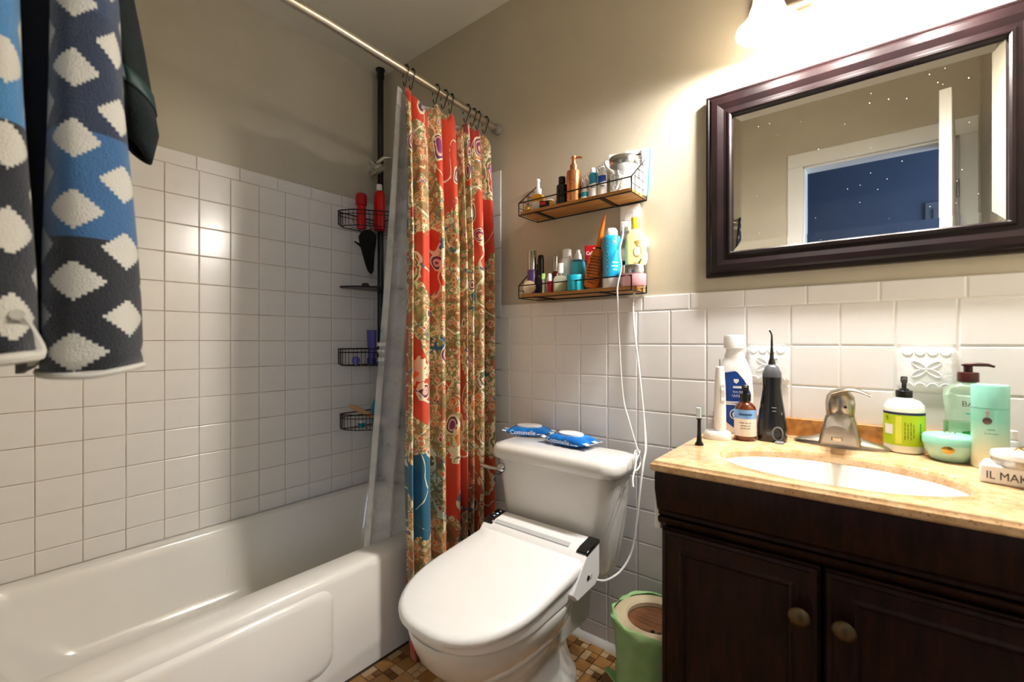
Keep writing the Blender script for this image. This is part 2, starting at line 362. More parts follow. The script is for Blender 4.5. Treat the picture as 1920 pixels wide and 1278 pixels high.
def paisley():
    m = bpy.data.materials.new('paisley_cloth'); m.use_nodes = True; nt = m.node_tree; N = nt.nodes; L = nt.links
    b = N['Principled BSDF']; b.inputs['Roughness'].default_value = .75; b.inputs['Sheen Weight'].default_value = .2
    uv = N.new('ShaderNodeUVMap')
    def noise(sc, vec, det=2):
        n = N.new('ShaderNodeTexNoise'); n.inputs['Scale'].default_value = sc; n.inputs['Detail'].default_value = det; L.new(vec, n.inputs['Vector']); return n
    def mixv(vec, sc, amt):
        n = noise(sc, vec); s = N.new('ShaderNodeVectorMath'); s.operation = 'SUBTRACT'; s.inputs[1].default_value = (.5, .5, .5); L.new(n.outputs['Color'], s.inputs[0])
        k = N.new('ShaderNodeVectorMath'); k.operation = 'SCALE'; k.inputs['Scale'].default_value = amt; L.new(s.outputs[0], k.inputs[0])
        a = N.new('ShaderNodeVectorMath'); L.new(vec, a.inputs[0]); L.new(k.outputs[0], a.inputs[1]); return a.outputs[0]
    def ramp(fac, stops, const=True):
        r = N.new('ShaderNodeValToRGB'); r.color_ramp.interpolation = 'CONSTANT' if const else 'LINEAR'
        e = r.color_ramp.elements
        while len(e) < len(stops): e.new(.5)
        for el, (p, c) in zip(e, stops): el.position = p; el.color = (*lin(c), 1)
        L.new(fac, r.inputs[0]); return r.outputs[0]
    def vor(vec, sc, feat='F1', rnd=1):
        v = N.new('ShaderNodeTexVoronoi'); v.feature = feat; v.inputs['Scale'].default_value = sc; v.inputs['Randomness'].default_value = rnd; L.new(vec, v.inputs['Vector']); return v
    def mix(f, a, c):
        x = N.new('ShaderNodeMix'); x.data_type = 'RGBA'; L.new(f, x.inputs['Factor']); L.new(a, x.inputs['A']); L.new(c, x.inputs['B']); return x.outputs['Result']
    def sep(c):
        s = N.new('ShaderNodeSeparateColor'); L.new(c, s.inputs[0]); return s.outputs
    def math_(op, a, bv):
        x = N.new('ShaderNodeMath'); x.operation = op; L.new(a, x.inputs[0])
        if isinstance(bv, (int, float)): x.inputs[1].default_value = bv
        else: L.new(bv, x.inputs[1])
        return x.outputs[0]
    st = N.new('ShaderNodeMapping'); st.inputs['Scale'].default_value = (.55, .5, 1); L.new(uv.outputs[0], st.inputs['Vector'])
    base = mixv(mixv(st.outputs[0], 6, .09), 20, .02)
    fu = N.new('ShaderNodeMapping'); fu.inputs['Scale'].default_value = (.62, .8, 1); L.new(uv.outputs[0], fu.inputs['Vector'])
    # fine all-over scroll and blossom filling
    v3 = vor(mixv(mixv(fu.outputs[0], 22, .035), 60, .012), 46)
    fr = sep(v3.outputs['Color'])
    fine = ramp(v3.outputs['Distance'], [(0, 'c23a1c'), (.16, 'dc8a58'), (.3, 'd6cba2'), (.38, '8d8656'), (.5, 'cf9a5c'), (.56, '8a7448')])
    fine2 = ramp(v3.outputs['Distance'], [(0, 'dc9a2c'), (.14, 'cf5a30'), (.28, 'd9cfa6'), (.36, 'a06a40'), (.46, 'd4c79c'), (.54, 'a0603a')])
    fine3 = ramp(v3.outputs['Distance'], [(0, '9c2a4a'), (.14, 'd98a8a'), (.26, 'd9cfa6'), (.34, '7a7648'), (.5, 'bfb488'), (.58, '6f6c46')])
    fill = mix(math_('GREATER_THAN', fr[0], .4), fine, fine2); fill = mix(math_('GREATER_THAN', fr[0], .78), fill, fine3)
    # plain fields of scarlet, teal and wine, edged with a beaded border
    wv0 = mixv(st.outputs[0], 4, .22)
    v0 = vor(wv0, 4.6); f0 = sep(v0.outputs['Color'])
    field = ramp(f0[1], [(0, 'c23a18'), (.34, '125c7a'), (.58, 'a82420'), (.78, 'cc5220')])
    e0 = vor(wv0, 4.6, 'DISTANCE_TO_EDGE')
    ed = math_('ADD', e0.outputs['Distance'], math_('MULTIPLY', v3.outputs['Distance'], .05))
    body = mix(math_('GREATER_THAN', ed, .19), fill, field)
    rim = ramp(ed, [(0, '000000'), (.15, 'ffffff'), (.19, '000000')])
    v4 = vor(fu.outputs[0], 100)
    rimc = ramp(v4.outputs['Distance'], [(0, 'd98c3a'), (.3, 'e2d8b4'), (.55, '8a8552')])
    body = mix(rim, body, rimc)
    # teardrop and medallion motifs with concentric scalloped bands
    v1 = vor(base, 6.4, rnd=.85); c1 = sep(v1.outputs['Color'])
    d1 = math_('ADD', v1.outputs['Distance'], math_('MULTIPLY', v3.outputs['Distance'], .07))
    bandA = ramp(d1, [(0, 'c8324e'), (.07, '2a5f80'), (.10, 'd98aa8'), (.16, '7a2458'), (.19, 'b8609a'), (.27, 'e0c9a8'), (.29, 'b83a20'), (.33, 'd9cfa6'), (.35, '6a6640'), (.38, 'e0d6b0')])
    bandB = ramp(d1, [(0, 'e2aa34'), (.06, 'c83618'), (.12, 'e4d8bc'), (.14, '2a5f84'), (.165, 'e4d8bc'), (.19, 'c8401c'), (.26, 'ddd0a8'), (.28, '6e6840'), (.32, 'd87a3c'), (.37, 'e0d6b0')])
    band = mix(math_('GREATER_THAN', c1[0], .42), bandA, bandB)
    v5 = vor(base, 17, rnd=.9); c5 = sep(v5.outputs['Color'])
    bandC = ramp(v5.outputs['Distance'], [(0, 'e0b070'), (.1, '7a2a60'), (.2, 'd8b0a0'), (.25, '5a2050'), (.3, 'e0d4b0')])
    body = mix(math_('MULTIPLY', math_('LESS_THAN', v5.outputs['Distance'], .35), math_('GREATER_THAN', c5[1], .5)), body, bandC)
    show = math_('MULTIPLY', math_('LESS_THAN', d1, .41), math_('GREATER_THAN', c1[2], .25))
    col = mix(show, body, band)
    wv = noise(9, base, 1); line = math_('LESS_THAN', math_('ABSOLUTE', math_('SUBTRACT', wv.outputs['Fac'], .5), 0), .007)
    vine = ramp(fr[1], [(0, 'e0d8b8'), (.7, '3a6a88')])
    col = mix(line, col, vine)
    L.new(col, b.inputs['Base Color'])
    return m
def sheet(name, m, parent, fx, ns, nv, thick=.001):
    vs, fs, us = [], [], []
    grid = [[Vector(fx(i/ns, j/nv)) for i in range(ns+1)] for j in range(nv+1)]
    mid = grid[nv//2]; u = [0]
    for i in range(ns): u.append(u[-1]+(mid[i+1]-mid[i]).length)
    for j in range(nv+1):
        for i in range(ns+1): vs.append(tuple(grid[j][i]))
    for j in range(nv):
        for i in range(ns): a = j*(ns+1)+i; fs.append((a, a+1, a+ns+2, a+ns+1))
    mb = MB(); mb.add(vs, fs); o = mb.build(name, m, parent, ang=180, fix=False, solid=thick)
    lay = o.data.uv_layers.new(name='UVMap')
    for lp in o.data.loops:
        j, i = divmod(lp.vertex_index, ns+1); lay.data[lp.index].uv = (u[i], vs[lp.vertex_index][2])
    return o
def fold(s): return 2*PI*(7.6*s+.34*math.sin(2*PI*1.4*s+.6)+.12*math.sin(2*PI*3.1*s))
def cur(s, v):
    yv = -.478+s*.425
    d = min(abs(yv-h) for h in HY); droop = min(.045, 1.1*d)
    ztop = rodp(yv).z-.05-droop; z = ztop*(1-v)+.018*v
    A = .014+.032*min(1, v*4)+.004*v
    ph = fold(s)+.35*math.sin(3*v+5*s)
    x = .802+.012*v+A*(1.9*abs(math.sin(ph/2))**.8-.95)
    yy = yv+.010*math.cos(ph)*min(1, v*5)-.02*v*(1-s)*math.sin(2.2*v)+.016*(v**6)*(1-2*s)
    return (x, yy, z)
curtain = thing('shower_curtain', 'multicoloured paisley fabric shower curtain gathered at the wall end', 'curtain')
sheet('cloth', paisley(), curtain, cur, 260, 60)
VINYL = bpy.data.materials.new('frosted_vinyl'); VINYL.use_nodes = True
nt = VINYL.node_tree; b = nt.nodes['Principled BSDF']; b.inputs['Base Color'].default_value = (.9, .9, .89, 1); b.inputs['Roughness'].default_value = .18
tr = nt.nodes.new('ShaderNodeBsdfTransparent'); ms = nt.nodes.new('ShaderNodeMixShader'); tn = nt.nodes.new('ShaderNodeTexNoise'); tn.inputs['Scale'].default_value = 9; tn.inputs['Detail'].default_value = 5
tr.inputs[0].default_value = (.93, .94, .95, 1)
tcn = nt.nodes.new('ShaderNodeTexCoord'); nt.links.new(tcn.outputs['Object'], tn.inputs['Vector'])
mr = nt.nodes.new('ShaderNodeMapRange'); mr.inputs['From Min'].default_value = .3; mr.inputs['From Max'].default_value = .7; mr.inputs['To Min'].default_value = .22; mr.inputs['To Max'].default_value = .44
nt.links.new(tn.outputs['Fac'], mr.inputs['Value']); nt.links.new(mr.outputs[0], ms.inputs[0]); nt.links.new(tr.outputs[0], ms.inputs[1]); nt.links.new(b.outputs[0], ms.inputs[2])
nt.links.new(ms.outputs[0], nt.nodes['Material Output'].inputs['Surface'])
def lin_s(s, v):
    yv = -.495+s*.46-.03*v*(1-s)
    z0 = rodp(min(yv, -.03)).z-.048-.02*abs(math.sin(9*s)); z = z0*(1-v)+.17*v
    ph = 2*PI*(5*s+.2*math.sin(7*s)); A = .006+.016*min(1, v*3)
    vv = min(1, (1.95-z)/1.6)
    return (.775-.155*vv**1.15+A*math.sin(ph)*(1-.3*v), yv+.006*math.cos(ph), z)
liner = thing('shower_curtain_liner', 'clear frosted vinyl curtain liner hanging inside the tub', 'liner')
sheet('vinyl_sheet', VINYL, liner, lin_s, 140, 50, .0006)
def band_s(s, v):
    p = lin_s(s, v*.034); return (p[0]+.0015, p[1], p[2]+.004)
sheet('header_band', mat('white_vinyl_band', 'dcdcdc', .4, noise=(20, .03, None)), liner, band_s, 140, 4, .001)

# ------------------------------------------------------------------ corner shower caddy and its contents
cad = thing('shower_caddy', 'black tension pole shower caddy with wire baskets in the tub corner', 'caddy')
PX, PY = .05, -.045
MB().tube([(PX, PY, .352), (PX, PY, 2.44)], .0155, 14).build('pole', BLK, cad)
MB().lathe([(.02, 0), (.02, .03), (.014, .036), (.0115, .06)], (PX, PY, .351), 16).build('foot', BLK, cad)
MB().lathe([(.0155, 0), (.019, .004), (.019, .04), (.023, .044), (.023, .052)], (PX, PY, 2.422), 16).build('top_pad', BLK, cad)
def basket_plan(L, n=10):
    pts = [(.02, -.02), (.02, -L)]
    pts += [(.02+.09*(1-math.cos(R(90*k/n)))+.0, -L-.03*math.sin(R(180*k/n))) for k in range(1, n)]
    pts += [(.12+(L-.14)*k/n, -L+(L-.10)*k/n) for k in range(0, n+1)]
    pts += [(L-.015, -.05), (L-.02, -.02)]
    return pts
def basket(L, zb, zr, name='basket'):
    mb = MB(); pl = basket_plan(L)
    mb.tube([(x, y, zr) for x, y in pl], .0028, 6, True); mb.tube([(x, y, zr-.018) for x, y in pl], .0018, 6, True)
    ib = [(.02+(x-.02)*.93, -.02+(y+.02)*.93) for x, y in pl]; mb.tube([(x, y, zb) for x, y in ib], .0022, 6, True)
    for (x, y), (x2, y2) in zip(pl, ib): mb.tube([(x, y, zr), (x, y, zb+.008), (x2, y2, zb)], .0014, 5)
    for k in range(1, 9):
        yy = -.02-(L-.02)*.93*k/9; xm = .02+.93*max(.05, (L-.03)*(1-(k/9)**1.4))
        mb.tube([(.02, yy, zb), (xm, yy, zb)], .0013, 5)
    mb.lathe([(.02, -.02), (.02, .02)], (PX, PY, (zb+zr)/2), 14)
    return mb.build(name, BLKM, cad)
basket(.245, 1.625, 1.695); basket(.245, .955, 1.035); basket(.235, .645, .72)
MB().rings([[(x, y, 1.328) for x, y in basket_plan(.235)], [(x, y, 1.336) for x, y in basket_plan(.24)]]).build('soap_tray', BLK, cad)
def simple_bottle(name, label, cat, loc, parts, rz=0, group=None, rx=0, ry=0):
    t = thing(name, label, cat, loc, rz, group, rx, ry); out = []
    for q in parts:
        pn, m, prof = q[:3]; kw = q[3] if len(q) > 3 else {}
        out.append(MB().lathe(prof, n=28, **kw).build(pn, m, t, ang=50))
    return t
RED = mat('red_plastic', 'd0131a', .3); 
simple_bottle('shampoo_bottle', 'slim red bottle in the top shower basket, left of the taller red one', 'bottle', (.055, -.16, 1.627), [('body', RED, [(.02, 0), (.022, .004), (.022, .10), (.018, .115)]), ('cap', mat('red_cap', 'b01016', .35), [(.02, .115), (.027, .12), (.027, .165), (.02, .175), (.001, .177)])])
simple_bottle('shampoo_bottle', 'tall red flat bottle in the top shower basket beside the pole', 'bottle', (.105, -.09, 1.627), [('body', RED, [(.034, 0), (.036, .005), (.036, .17), (.03, .19), (.014, .197)], dict(sy=.6)), ('cap', PLW, [(.014, .197), (.014, .225), (.012, .228)])])
mt = MB(); prof = [(0, .0), (.014, .012), (.022, .05), (.030, .10), (.040, .15), (.044, .18), (.030, .205), (.012, .215)]
rs = []
for i, (wd, z) in enumerate(prof):
    c = -.016*math.sin(z*9); rs.append([(.012*math.cos(2*PI*j/14)*(.4+.6*min(1, wd*30)), c+max(wd, .004)*math.sin(2*PI*j/14), z) for j in range(14)])
mt.rings(rs)
mit = thing('exfoliating_mitt', 'black fabric mitt hanging below the top shower basket', 'mitt', (.10, -.135, 1.405), R(-35))
mt.build('glove', mat('black_terry', '060606', .95, bump=(300, .6)), mit, ang=80)
MB().rings([[(.008*math.cos(2*PI*j/10), -.038-.02*k-.0+.0*j, .13+.012*k+max(.003, .012-.005*k)*math.sin(2*PI*j/10)) for j in range(10)] for k in range(3)]).build('thumb', MATS['black_terry'], mit, ang=80)
MB().tube([(0, .0, .212), (0, .006, .228), (0, 0, .24), (0, -.006, .228), (0, 0, .212)], .0015, 6).build('loop', BLK, mit)
simple_bottle('soap_bar', 'small dark round item on the caddy soap tray', 'soap', (.075, -.15, 1.3365), [('body', mat('dark_soap', '3a2f3a', .4), [(.016, 0), (.018, .004), (.018, .016), (.012, .022), (.001, .023)])])
LAV = mat('lavender_plastic', '5a55b0', .3, trans=.2)
simple_bottle('conditioner_tube', 'upright translucent purple tube in the middle shower basket', 'bottle', (.075, -.115, .957), [('cap', mat('purple_cap', '3d3a8a', .35), [(.022, 0), (.022, .03)]), ('body', LAV, [(.024, .03), (.026, .06), (.03, .14), (.032, .17)], dict(sy=.6))])
simple_bottle('bath_puff', 'small lavender scrubber ball lying in the middle shower basket', 'sponge', (.07, -.20, .957), [('body', mat('lavender_sponge', '7d78c8', .7, bump=(200, .6)), [(.004, 0), (.017, .007), (.021, .02), (.017, .033), (.003, .04)])])
t = simple_bottle('striped_bottle', 'black and white banded bottle in the middle shower basket', 'bottle', (.125, -.085, .957), [('body', BLK, [(.024, 0), (.026, .004), (.026, .11), (.014, .125)]), ('cap', mat('teal_cap', '157f86', .4), [(.014, .125), (.014, .155), (.01, .158)])])
for z in (.015, .055, .09): MB().lathe([(.0264, z), (.0264, z+.018)], n=28, cap=False).build('label_band', WHITE, t)
def brush(name, label, loc, rz, ry, m1, m2, L=.2):
    t = thing(name, label, 'brush', loc, rz, None, 0, ry)
    MB().rings([rrect(-.011+a, .011-a, -.007+b_, .007-b_, .005, z) for a, b_, z in ((.004, .002, 0), (.001, 0, .006), (0, 0, .1), (.003, .001, L-.004), (.006, .003, L))]).build('handle', m1, t)
    MB().rings([rrect(-.02, .02, -.006, .006, .005, z) for z in (-.07, -.004)]).build('head', m1, t, bevel=.002)
    MB().rings([rrect(-.017, .017, -.02, -.006, .003, z) for z in (-.066, -.008)]).build('bristles', m2, t)
    return t
brush('bath_brush', 'pale wooden handled bath brush leaning out of the lowest shower basket', (.12, -.13, .70), R(60), R(-62), mat('pale_wood', 'c99a62', .6), WHITE, .13)
tb = thing('scrub_brush', 'teal plastic scrubber standing in the lowest shower basket', 'brush', (.10, -.10, .652), R(40))
MB().rings([[(.03*a*math.cos(2*PI*j/18), .016*a*math.sin(2*PI*j/18), z) for j in range(18)] for a, z in ((.7, 0), (.9, .02), (1, .06), (.9, .1), (.55, .125), (.1, .132))]).build('body', mat('teal_plastic', '128aa2', .3), tb)
simple_bottle('travel_jar', 'small white topped teal jar lying low in the lowest shower basket', 'jar', (.065, -.165, .648), [('body', MATS['teal_plastic'], [(.014, 0), (.017, .003), (.017, .022)]), ('lid', PLW, [(.018, .022), (.018, .034), (.001, .036)])])
shw = thing('shower_sprayer', 'cream and chrome round shower sprayer high in the tub corner', 'sprayer', (.16, -.0005, 1.98))
MB().tube([(0, 0, 0), (-.005, -.05, .01), (-.02, -.09, -.0), (-.04, -.115, -.03)], .009, 10).build('arm', CHROME, shw)
MB().lathe([(.028, 0), (.028, .006), (.012, .012)], (0, 0, 0), 18, M=Matrix.Rotation(R(90), 3, 'X')).build('flange', CHROME, shw)
Mh = Matrix.Rotation(R(-25), 3, 'Z') @ Matrix.Rotation(R(35), 3, 'X')
MB().lathe([(.012, .03), (.018, .01), (.043, -.008), (.046, -.02), (.04, -.024)], (-.045, -.125, -.05), 24, M=Mh).build('head', SILV, shw)
sp = MB()
for k in range(10):
    a = 2*PI*k/10; sp.tube([Vector((-.045, -.125, -.05))+Mh @ Vector((r_*math.cos(a), r_*math.sin(a), -.0255)) for r_ in (.008, .039)], .002, 6)
sp.lathe([(.039, -.023), (.046, -.028), (.039, -.030)], (-.045, -.125, -.05), 24, M=Mh, cap=False)
sp.build('spray_face', mat('cream_plastic', 'c9c2b0', .4), shw)

# ------------------------------------------------------------------ toilet with electronic bidet seat
TX = 1.225
toi = thing('toilet', 'white two-piece toilet with an electronic bidet seat and closed lid', 'toilet')
def tk(x, y0, y1, r, z): return rrect(TX-x, TX+x, y0, y1, r, z)
MB().rings([tk(.10, -.20, -.09, .04, .335), tk(.165, -.222, -.078, .05, .345), tk(.185, -.232, -.074, .055, .375), tk(.205, -.243, -.072, .055, .50), tk(.223, -.252, -.072, .05, .672)]).build('tank', PORC, toi, ang=60)
MB().rings([tk(.225, -.254, -.072, .05, .668), tk(.238, -.263, -.066, .05, .674), tk(.240, -.265, -.064, .05, .69), tk(.239, -.264, -.065, .05, .705), tk(.233, -.258, -.071, .05, .716), tk(.215, -.24, -.089, .05, .721)]).build('tank_lid', PORC, toi, ang=60)
lv = MB().lathe([(.017, 0), (.017, .006), (.011, .014), (.004, .017)], (TX-.185, -.252, .637), 18, M=Matrix.Rotation(R(90), 3, 'X'))
lv.tube([(TX-.185, -.268, .637), (TX-.21, -.275, .638), (TX-.255, -.277, .640)], [.006, .0055, .007], 10)
lv.build('flush_lever', CHROME, toi)
def bw(cy, a, bf, bb, z, n=36):
    out = []
    for j in range(n):
        t = 2*PI*j/n; s_ = math.sin(t); out.append((TX+a*math.copysign(abs(math.cos(t))**.85, math.cos(t)), cy+(bb if s_ > 0 else bf)*math.copysign(abs(s_)**.9, s_), z))
    return out
MB().rings([bw(-.36, .108, .215, .215, 0), bw(-.36, .106, .213, .213, .03), bw(-.36, .092, .195, .20, .05), bw(-.36, .078, .17, .19, .09), bw(-.38, .077, .155, .19, .15), bw(-.41, .085, .19, .20, .20), bw(-.44, .125, .255, .22, .25), bw(-.45, .155, .285, .22, .30), bw(-.45, .172, .302, .215, .34), bw(-.45, .178, .308, .21, .365), bw(-.45, .176, .306, .21, .372)]).build('bowl', PORC, toi, ang=60)
MB().rings([tk(.075, -.30, -.09, .03, 0+.16), tk(.08, -.30, -.085, .03, .25), tk(.10, -.30, -.085, .03, .335)]).build('tank_support', PORC, toi, ang=60)
for sgn in (-1, 1): MB().lathe([(.014, .03), (.014, .042), (.008, .05), (.001, .052)], (TX+sgn*.09, -.33, 0), 14).build('bolt_cap', PORC, toi)
def dsh(hw, yb, yf, z0, sl, n=24):
    ym = yf+hw*1.25; out = [(TX+hw, yb, 0), (TX+hw*1.0, (yb+ym)/2, 0)]
    for k in range(n+1):
        a = PI*k/n; out.append((TX+hw*math.copysign(abs(math.cos(a))**.8, math.cos(a)), ym-(ym-yf)*math.sin(a)**.92, 0))
    out += [(TX-hw, (yb+ym)/2, 0), (TX-hw, yb, 0)]
    return [(x, y, z0+sl*(y-yf)) for x, y, _ in out]
MB().rings([dsh(.178, -.32, -.752, .3735, .02), dsh(.18, -.32, -.755, .378, .04), dsh(.18, -.32, -.755, .392, .06)]).build('seat_ring', PLW, toi, ang=50)
MB().rings([dsh(.184, -.325, -.765, .396, .085), dsh(.19, -.322, -.772, .399, .085), dsh(.191, -.321, -.773, .408, .10), dsh(.188, -.323, -.769, .416, .11), dsh(.178, -.33, -.757, .420, .118), dsh(.12, -.37, -.68, .429, .118)]).build('seat_lid', PLW, toi, ang=60)
hs = MB().prism([(-.262, .498), (-.262, .40), (-.285, .378), (-.39, .374), (-.415, .40), (-.345, .474), (-.318, .49)], 'x', TX-.193, TX+.193).build('seat_housing', PLW, toi, bevel=.004)
MB().prism([(-.318, .4915), (-.331, .4855), (-.331, .480), (-.318, .486)], 'x', TX-.15, TX+.13).build('hinge_slot', PLG, hs)
for sg, nm in ((-1, 'control_panel'), (1, 'black_end_cap')):
    xa, xb = (TX-.194, TX-.156) if sg < 0 else (TX+.158, TX+.194)
    c = MB().prism([(-.261, .5005), (-.261, .488), (-.338, .474), (-.338, .4845), (-.318, .492)], 'x', xa, xb).build(nm, mat('gloss_black', '060607', .12, coat=.6), hs, bevel=.003)
    if sg < 0:
        for k, yy in enumerate((-.275, -.291, -.307)):
            MB().lathe([(.0035, 0), (.0035, .0008)], (TX-.171, yy, .5005-abs(yy+.261)*.16), 12).build('indicator_light', mat('led_blue' if k == 1 else 'led_white', 'cfe2ff', .3, emit=('7fb4ff', 2.0 if k == 1 else .25)), hs)
for yy, m_ in ((-.33, BLK), (-.315, PLG)):
    MB().lathe([(.007, 0), (.007, .0012)], (TX+.193, yy, .415), 14, M=Matrix.Rotation(R(90), 3, 'Y')).build('side_button', m_, hs)
# wet wipes on the tank lid
BLUE = mat('blue_film', '1583d8', .25, noise=(25, .25, '0b5fb4'), bump=(60, .5))
def wipes(label, loc, rz, L, Dp, Hh):
    t = thing('wet_wipes_pack', label, 'wipes', loc, rz, 'wipes packs on the tank lid'); rs = []
    n = 16
    for i in range(n+1):
        u = -1+2*i/n; e = max(.04, 1-abs(u)**5); wv = 1+.06*math.sin(i*2.1)
        rs.append([(u*L/2, Dp/2*(.82+.18*e)*wv*math.copysign(abs(math.cos(2*PI*j/20))**.6, math.cos(2*PI*j/20)), Hh/2+Hh/2*e*(1+.05*math.sin(3*j+i))*math.copysign(abs(math.sin(2*PI*j/20))**.7, math.sin(2*PI*j/20))) for j in range(20)])
    b_ = MB().rings(rs).build('pouch', BLUE, t, ang=70)
    lid = MB().rings([[(.045*L/.17*a*math.cos(2*PI*j/28)*1.1, .03*Dp/.1*a*math.sin(2*PI*j/28), z) for j in range(28)] for a, z in ((1, Hh*.9), (1, Hh+.004), (.92, Hh+.006))]); lid.build('flip_lid', PLW, t)
    for sg in (-1, 1):
        cr = MB()
        for k in range(4): cr.box((sg*(L/2+.006), Dp*(-.36+.24*k), Hh/2+.002*(-1)**k), (.016, Dp*.2, .0015), ry=.25*(-1)**k)
        cr.build('crimped_end', mat('silver_film', 'c8d4e4', .3), t)
    text(t, 'Cottonelle', .022, (-.015, -Dp/2*1.06-.001, Hh*.5), WHITE, rx=R(90))
    marks(t, [5, 4], .006, (.052, -Dp/2*1.06-.001, Hh*.40), WHITE)
    return t
pk = on_z(1062, 836, .722); wipes('blue and white wet wipes pack lying flat at the front of the tank lid', (pk.x, pk.y+.03, .7215), R(-6), .165, .10, .036)
pk = on_z(985, 817, .722); wipes('rumpled blue wet wipes pack at the back left of the tank lid', (pk.x, pk.y+.025, .7215), R(24), .165, .085, .034)

# ------------------------------------------------------------------ waste bin with green bag
BC = (1.545, -.165); BH = .272
bn = thing('waste_bin', 'round beige waste bin lined with a light green bag between toilet and vanity', 'bin', (*BC, 0))
MB().lathe([(.088, 0), (.09, .004), (.103, BH-.03)], n=40, cap=True).build('body', mat('beige_plastic', 'cbb795', .5), bn)
MB().lathe([(.115, BH-.004), (.117, BH+.002), (.108, BH+.008), (.084, BH+.007), (.078, BH+.001), (.078, BH-.01)], n=40, cap=False).build('rim', mat('cream_rim', 'd9c8a6', .5), bn)
MB().lathe([(.001, BH-.013), (.078, BH-.012)], n=40, cap=False).build('lid_disc', mat('brown_wood_grain', '8a5a36', .6, noise=(9, .35, '5d3820'), stretch=(1, 7, 1)), bn)
for a in (0, 1): MB().lathe([(.006, 0), (.006, .002)], (.01+.018*a, -.045, BH-.0125), 12).build('hole', BLK, bn)
GB = mat('green_bag_film', 'c4f4ae', .4, trans=.3, noise=(18, .12, 'b0ea9a'), bump=(45, .7)); rs = []
for i, (r_, z) in enumerate([(.097, .012), (.105, .02), (.103, .06), (.112, .09), (.107, .13), (.115, .18), (.116, .23), (.122, .262), (.124, .276), (.119, .284), (.112, .281)]):
    rs.append([(r_*(1+.028*math.sin(7*a+i*.9)+.02*math.sin(13*a-1.3*i))*math.cos(a), r_*(1+.028*math.sin(7*a+i*.9)+.02*math.sin(13*a-1.3*i))*math.sin(a), z+.004*math.sin(5*a+i)) for a in [2*PI*j/56 for j in range(56)]])
MB().rings(rs, False, False).build('bag', GB, bn, ang=60)
# bag tail bunched at the lower left
MB().rings([[(-.096-.012*k+.012*math.cos(2*PI*j/10)*(1-.18*k), -.045+.018*math.sin(2*PI*j/10)*(1-.18*k), .075+.006*k+.004*math.sin(j)) for j in range(10)] for k in range(4)]).build('bag_tail', GB, bn)

# ------------------------------------------------------------------ vanity
VX0, VX1, CT = 1.672, 2.268, .82
van = thing('vanity_cabinet', 'dark espresso wood vanity cabinet with two panelled doors', 'cabinet')
for a_, b_ in (((VX0+.008, -.455, 0), (VX0+.024, -.002, .795)), ((VX1-.024, -.455, 0), (VX1-.008, -.002, .795))): MB().bounds(a_, b_).build('side_panel', ESP, van, bevel=.002)
MB().bounds((VX0+.024, -.012, 0), (VX1-.024, -.002, .795)).build('back_panel', ESP, van)
MB().bounds((VX0+.024, -.455, .06), (VX1-.024, -.012, .075)).build('bottom_panel', ESP, van)
MB().bounds((VX0+.024, -.458, .676), (VX1-.024, -.452, .695)).build('rail', ESP, van)
MB().prism([(-.452, .797), (-.497, .797), (-.500, .79), (-.500, .76), (-.492, .735), (-.486, .715), (-.478, .707), (-.478, .700), (-.47, .695), (-.452, .695)], 'x', VX0, VX1).build('bowed_frieze', ESP, van, ang=25)
MB().prism([(-.452, .695), (-.482, .695), (-.480, .685), (-.472, .678), (-.452, .678)], 'x', VX0, VX1).build('lower_moulding', ESP, van)
MB().bounds((VX0+.002, -.462, 0), (VX1-.002, -.40, .07)).build('toe_kick', ESP, van)
def vdoor(x0, x1, kx):
    d = MB().bounds((x0, -.478, .075), (x1, -.458, .674)).build('door', ESP, van, bevel=.003)
    fr = MB(); zz0, zz1 = .075, .674
    def ring(dd, y): return [(x0+dd, y, zz0+dd), (x1-dd, y, zz0+dd), (x1-dd, y, zz1-dd), (x0+dd, y, zz1-dd)]
    fr.rings([ring(.002, -.478), ring(.004, -.484), ring(.010, -.486), ring(.014, -.482), ring(.038, -.482), ring(.043, -.486), ring(.047, -.484), ring(.052, -.4785)], False, False)
    fr.build('door_moulding', ESP, d, ang=20)
    kb = MB().lathe([(.008, 0), (.007, .012), (.009, .016), (.0165, .02), (.0175, .024), (.014, .029), (.006, .0315), (.001, .032)], (kx, -.4825, .587), 24, M=Matrix.Rotation(R(90), 3, 'X'))
    kb.build('knob', mat('antique_brass', '6a5a44', .35, metal=.9, noise=(40, .3, None)), d)
vdoor(1.679, 1.963, 1.934); vdoor(1.969, 2.261, 1.998)
# worktop with oval undermount basin
GRAN = mat('tan_granite', 'e2c096', .18, coat=.3, noise=(45, .2, 'cba273'))
nt = GRAN.node_tree; b_ = nt.nodes['Principled BSDF']; src = b_.inputs['Base Color'].links[0].from_socket
sp_ = nt.nodes.new('ShaderNodeTexNoise'); sp_.inputs['Scale'].default_value = 260; sp_.inputs['Detail'].default_value = 2
gr = nt.nodes.new('ShaderNodeMapRange'); gr.inputs['From Min'].default_value = .6; gr.inputs['From Max'].default_value = .7; mx = nt.nodes.new('ShaderNodeMix'); mx.data_type = 'RGBA'; mx.inputs['B'].default_value = (*lin('a98254'), 1)
tco = nt.nodes.new('ShaderNodeTexCoord'); nt.links.new(tco.outputs['Object'], sp_.inputs['Vector']); nt.links.new(sp_.outputs['Fac'], gr.inputs['Value']); nt.links.new(gr.outputs[0], mx.inputs['Factor']); nt.links.new(src, mx.inputs['A']); nt.links.new(mx.outputs['Result'], b_.inputs['Base Color'])
ctop = thing('vanity_countertop', 'tan granite vanity top with a white oval sink basin', 'countertop')
SX, SY, SA, SB = 1.97, -.325, .205, .132
TX0, TX1, TY0, TY1 = 1.664, 2.277, -.506, -.002
angs = sorted(set([2*PI*j/72 for j in range(72)]+[math.atan2((y-SY), (x-SX)) % (2*PI) for x in (TX0, TX1) for y in (TY0, TY1)]))
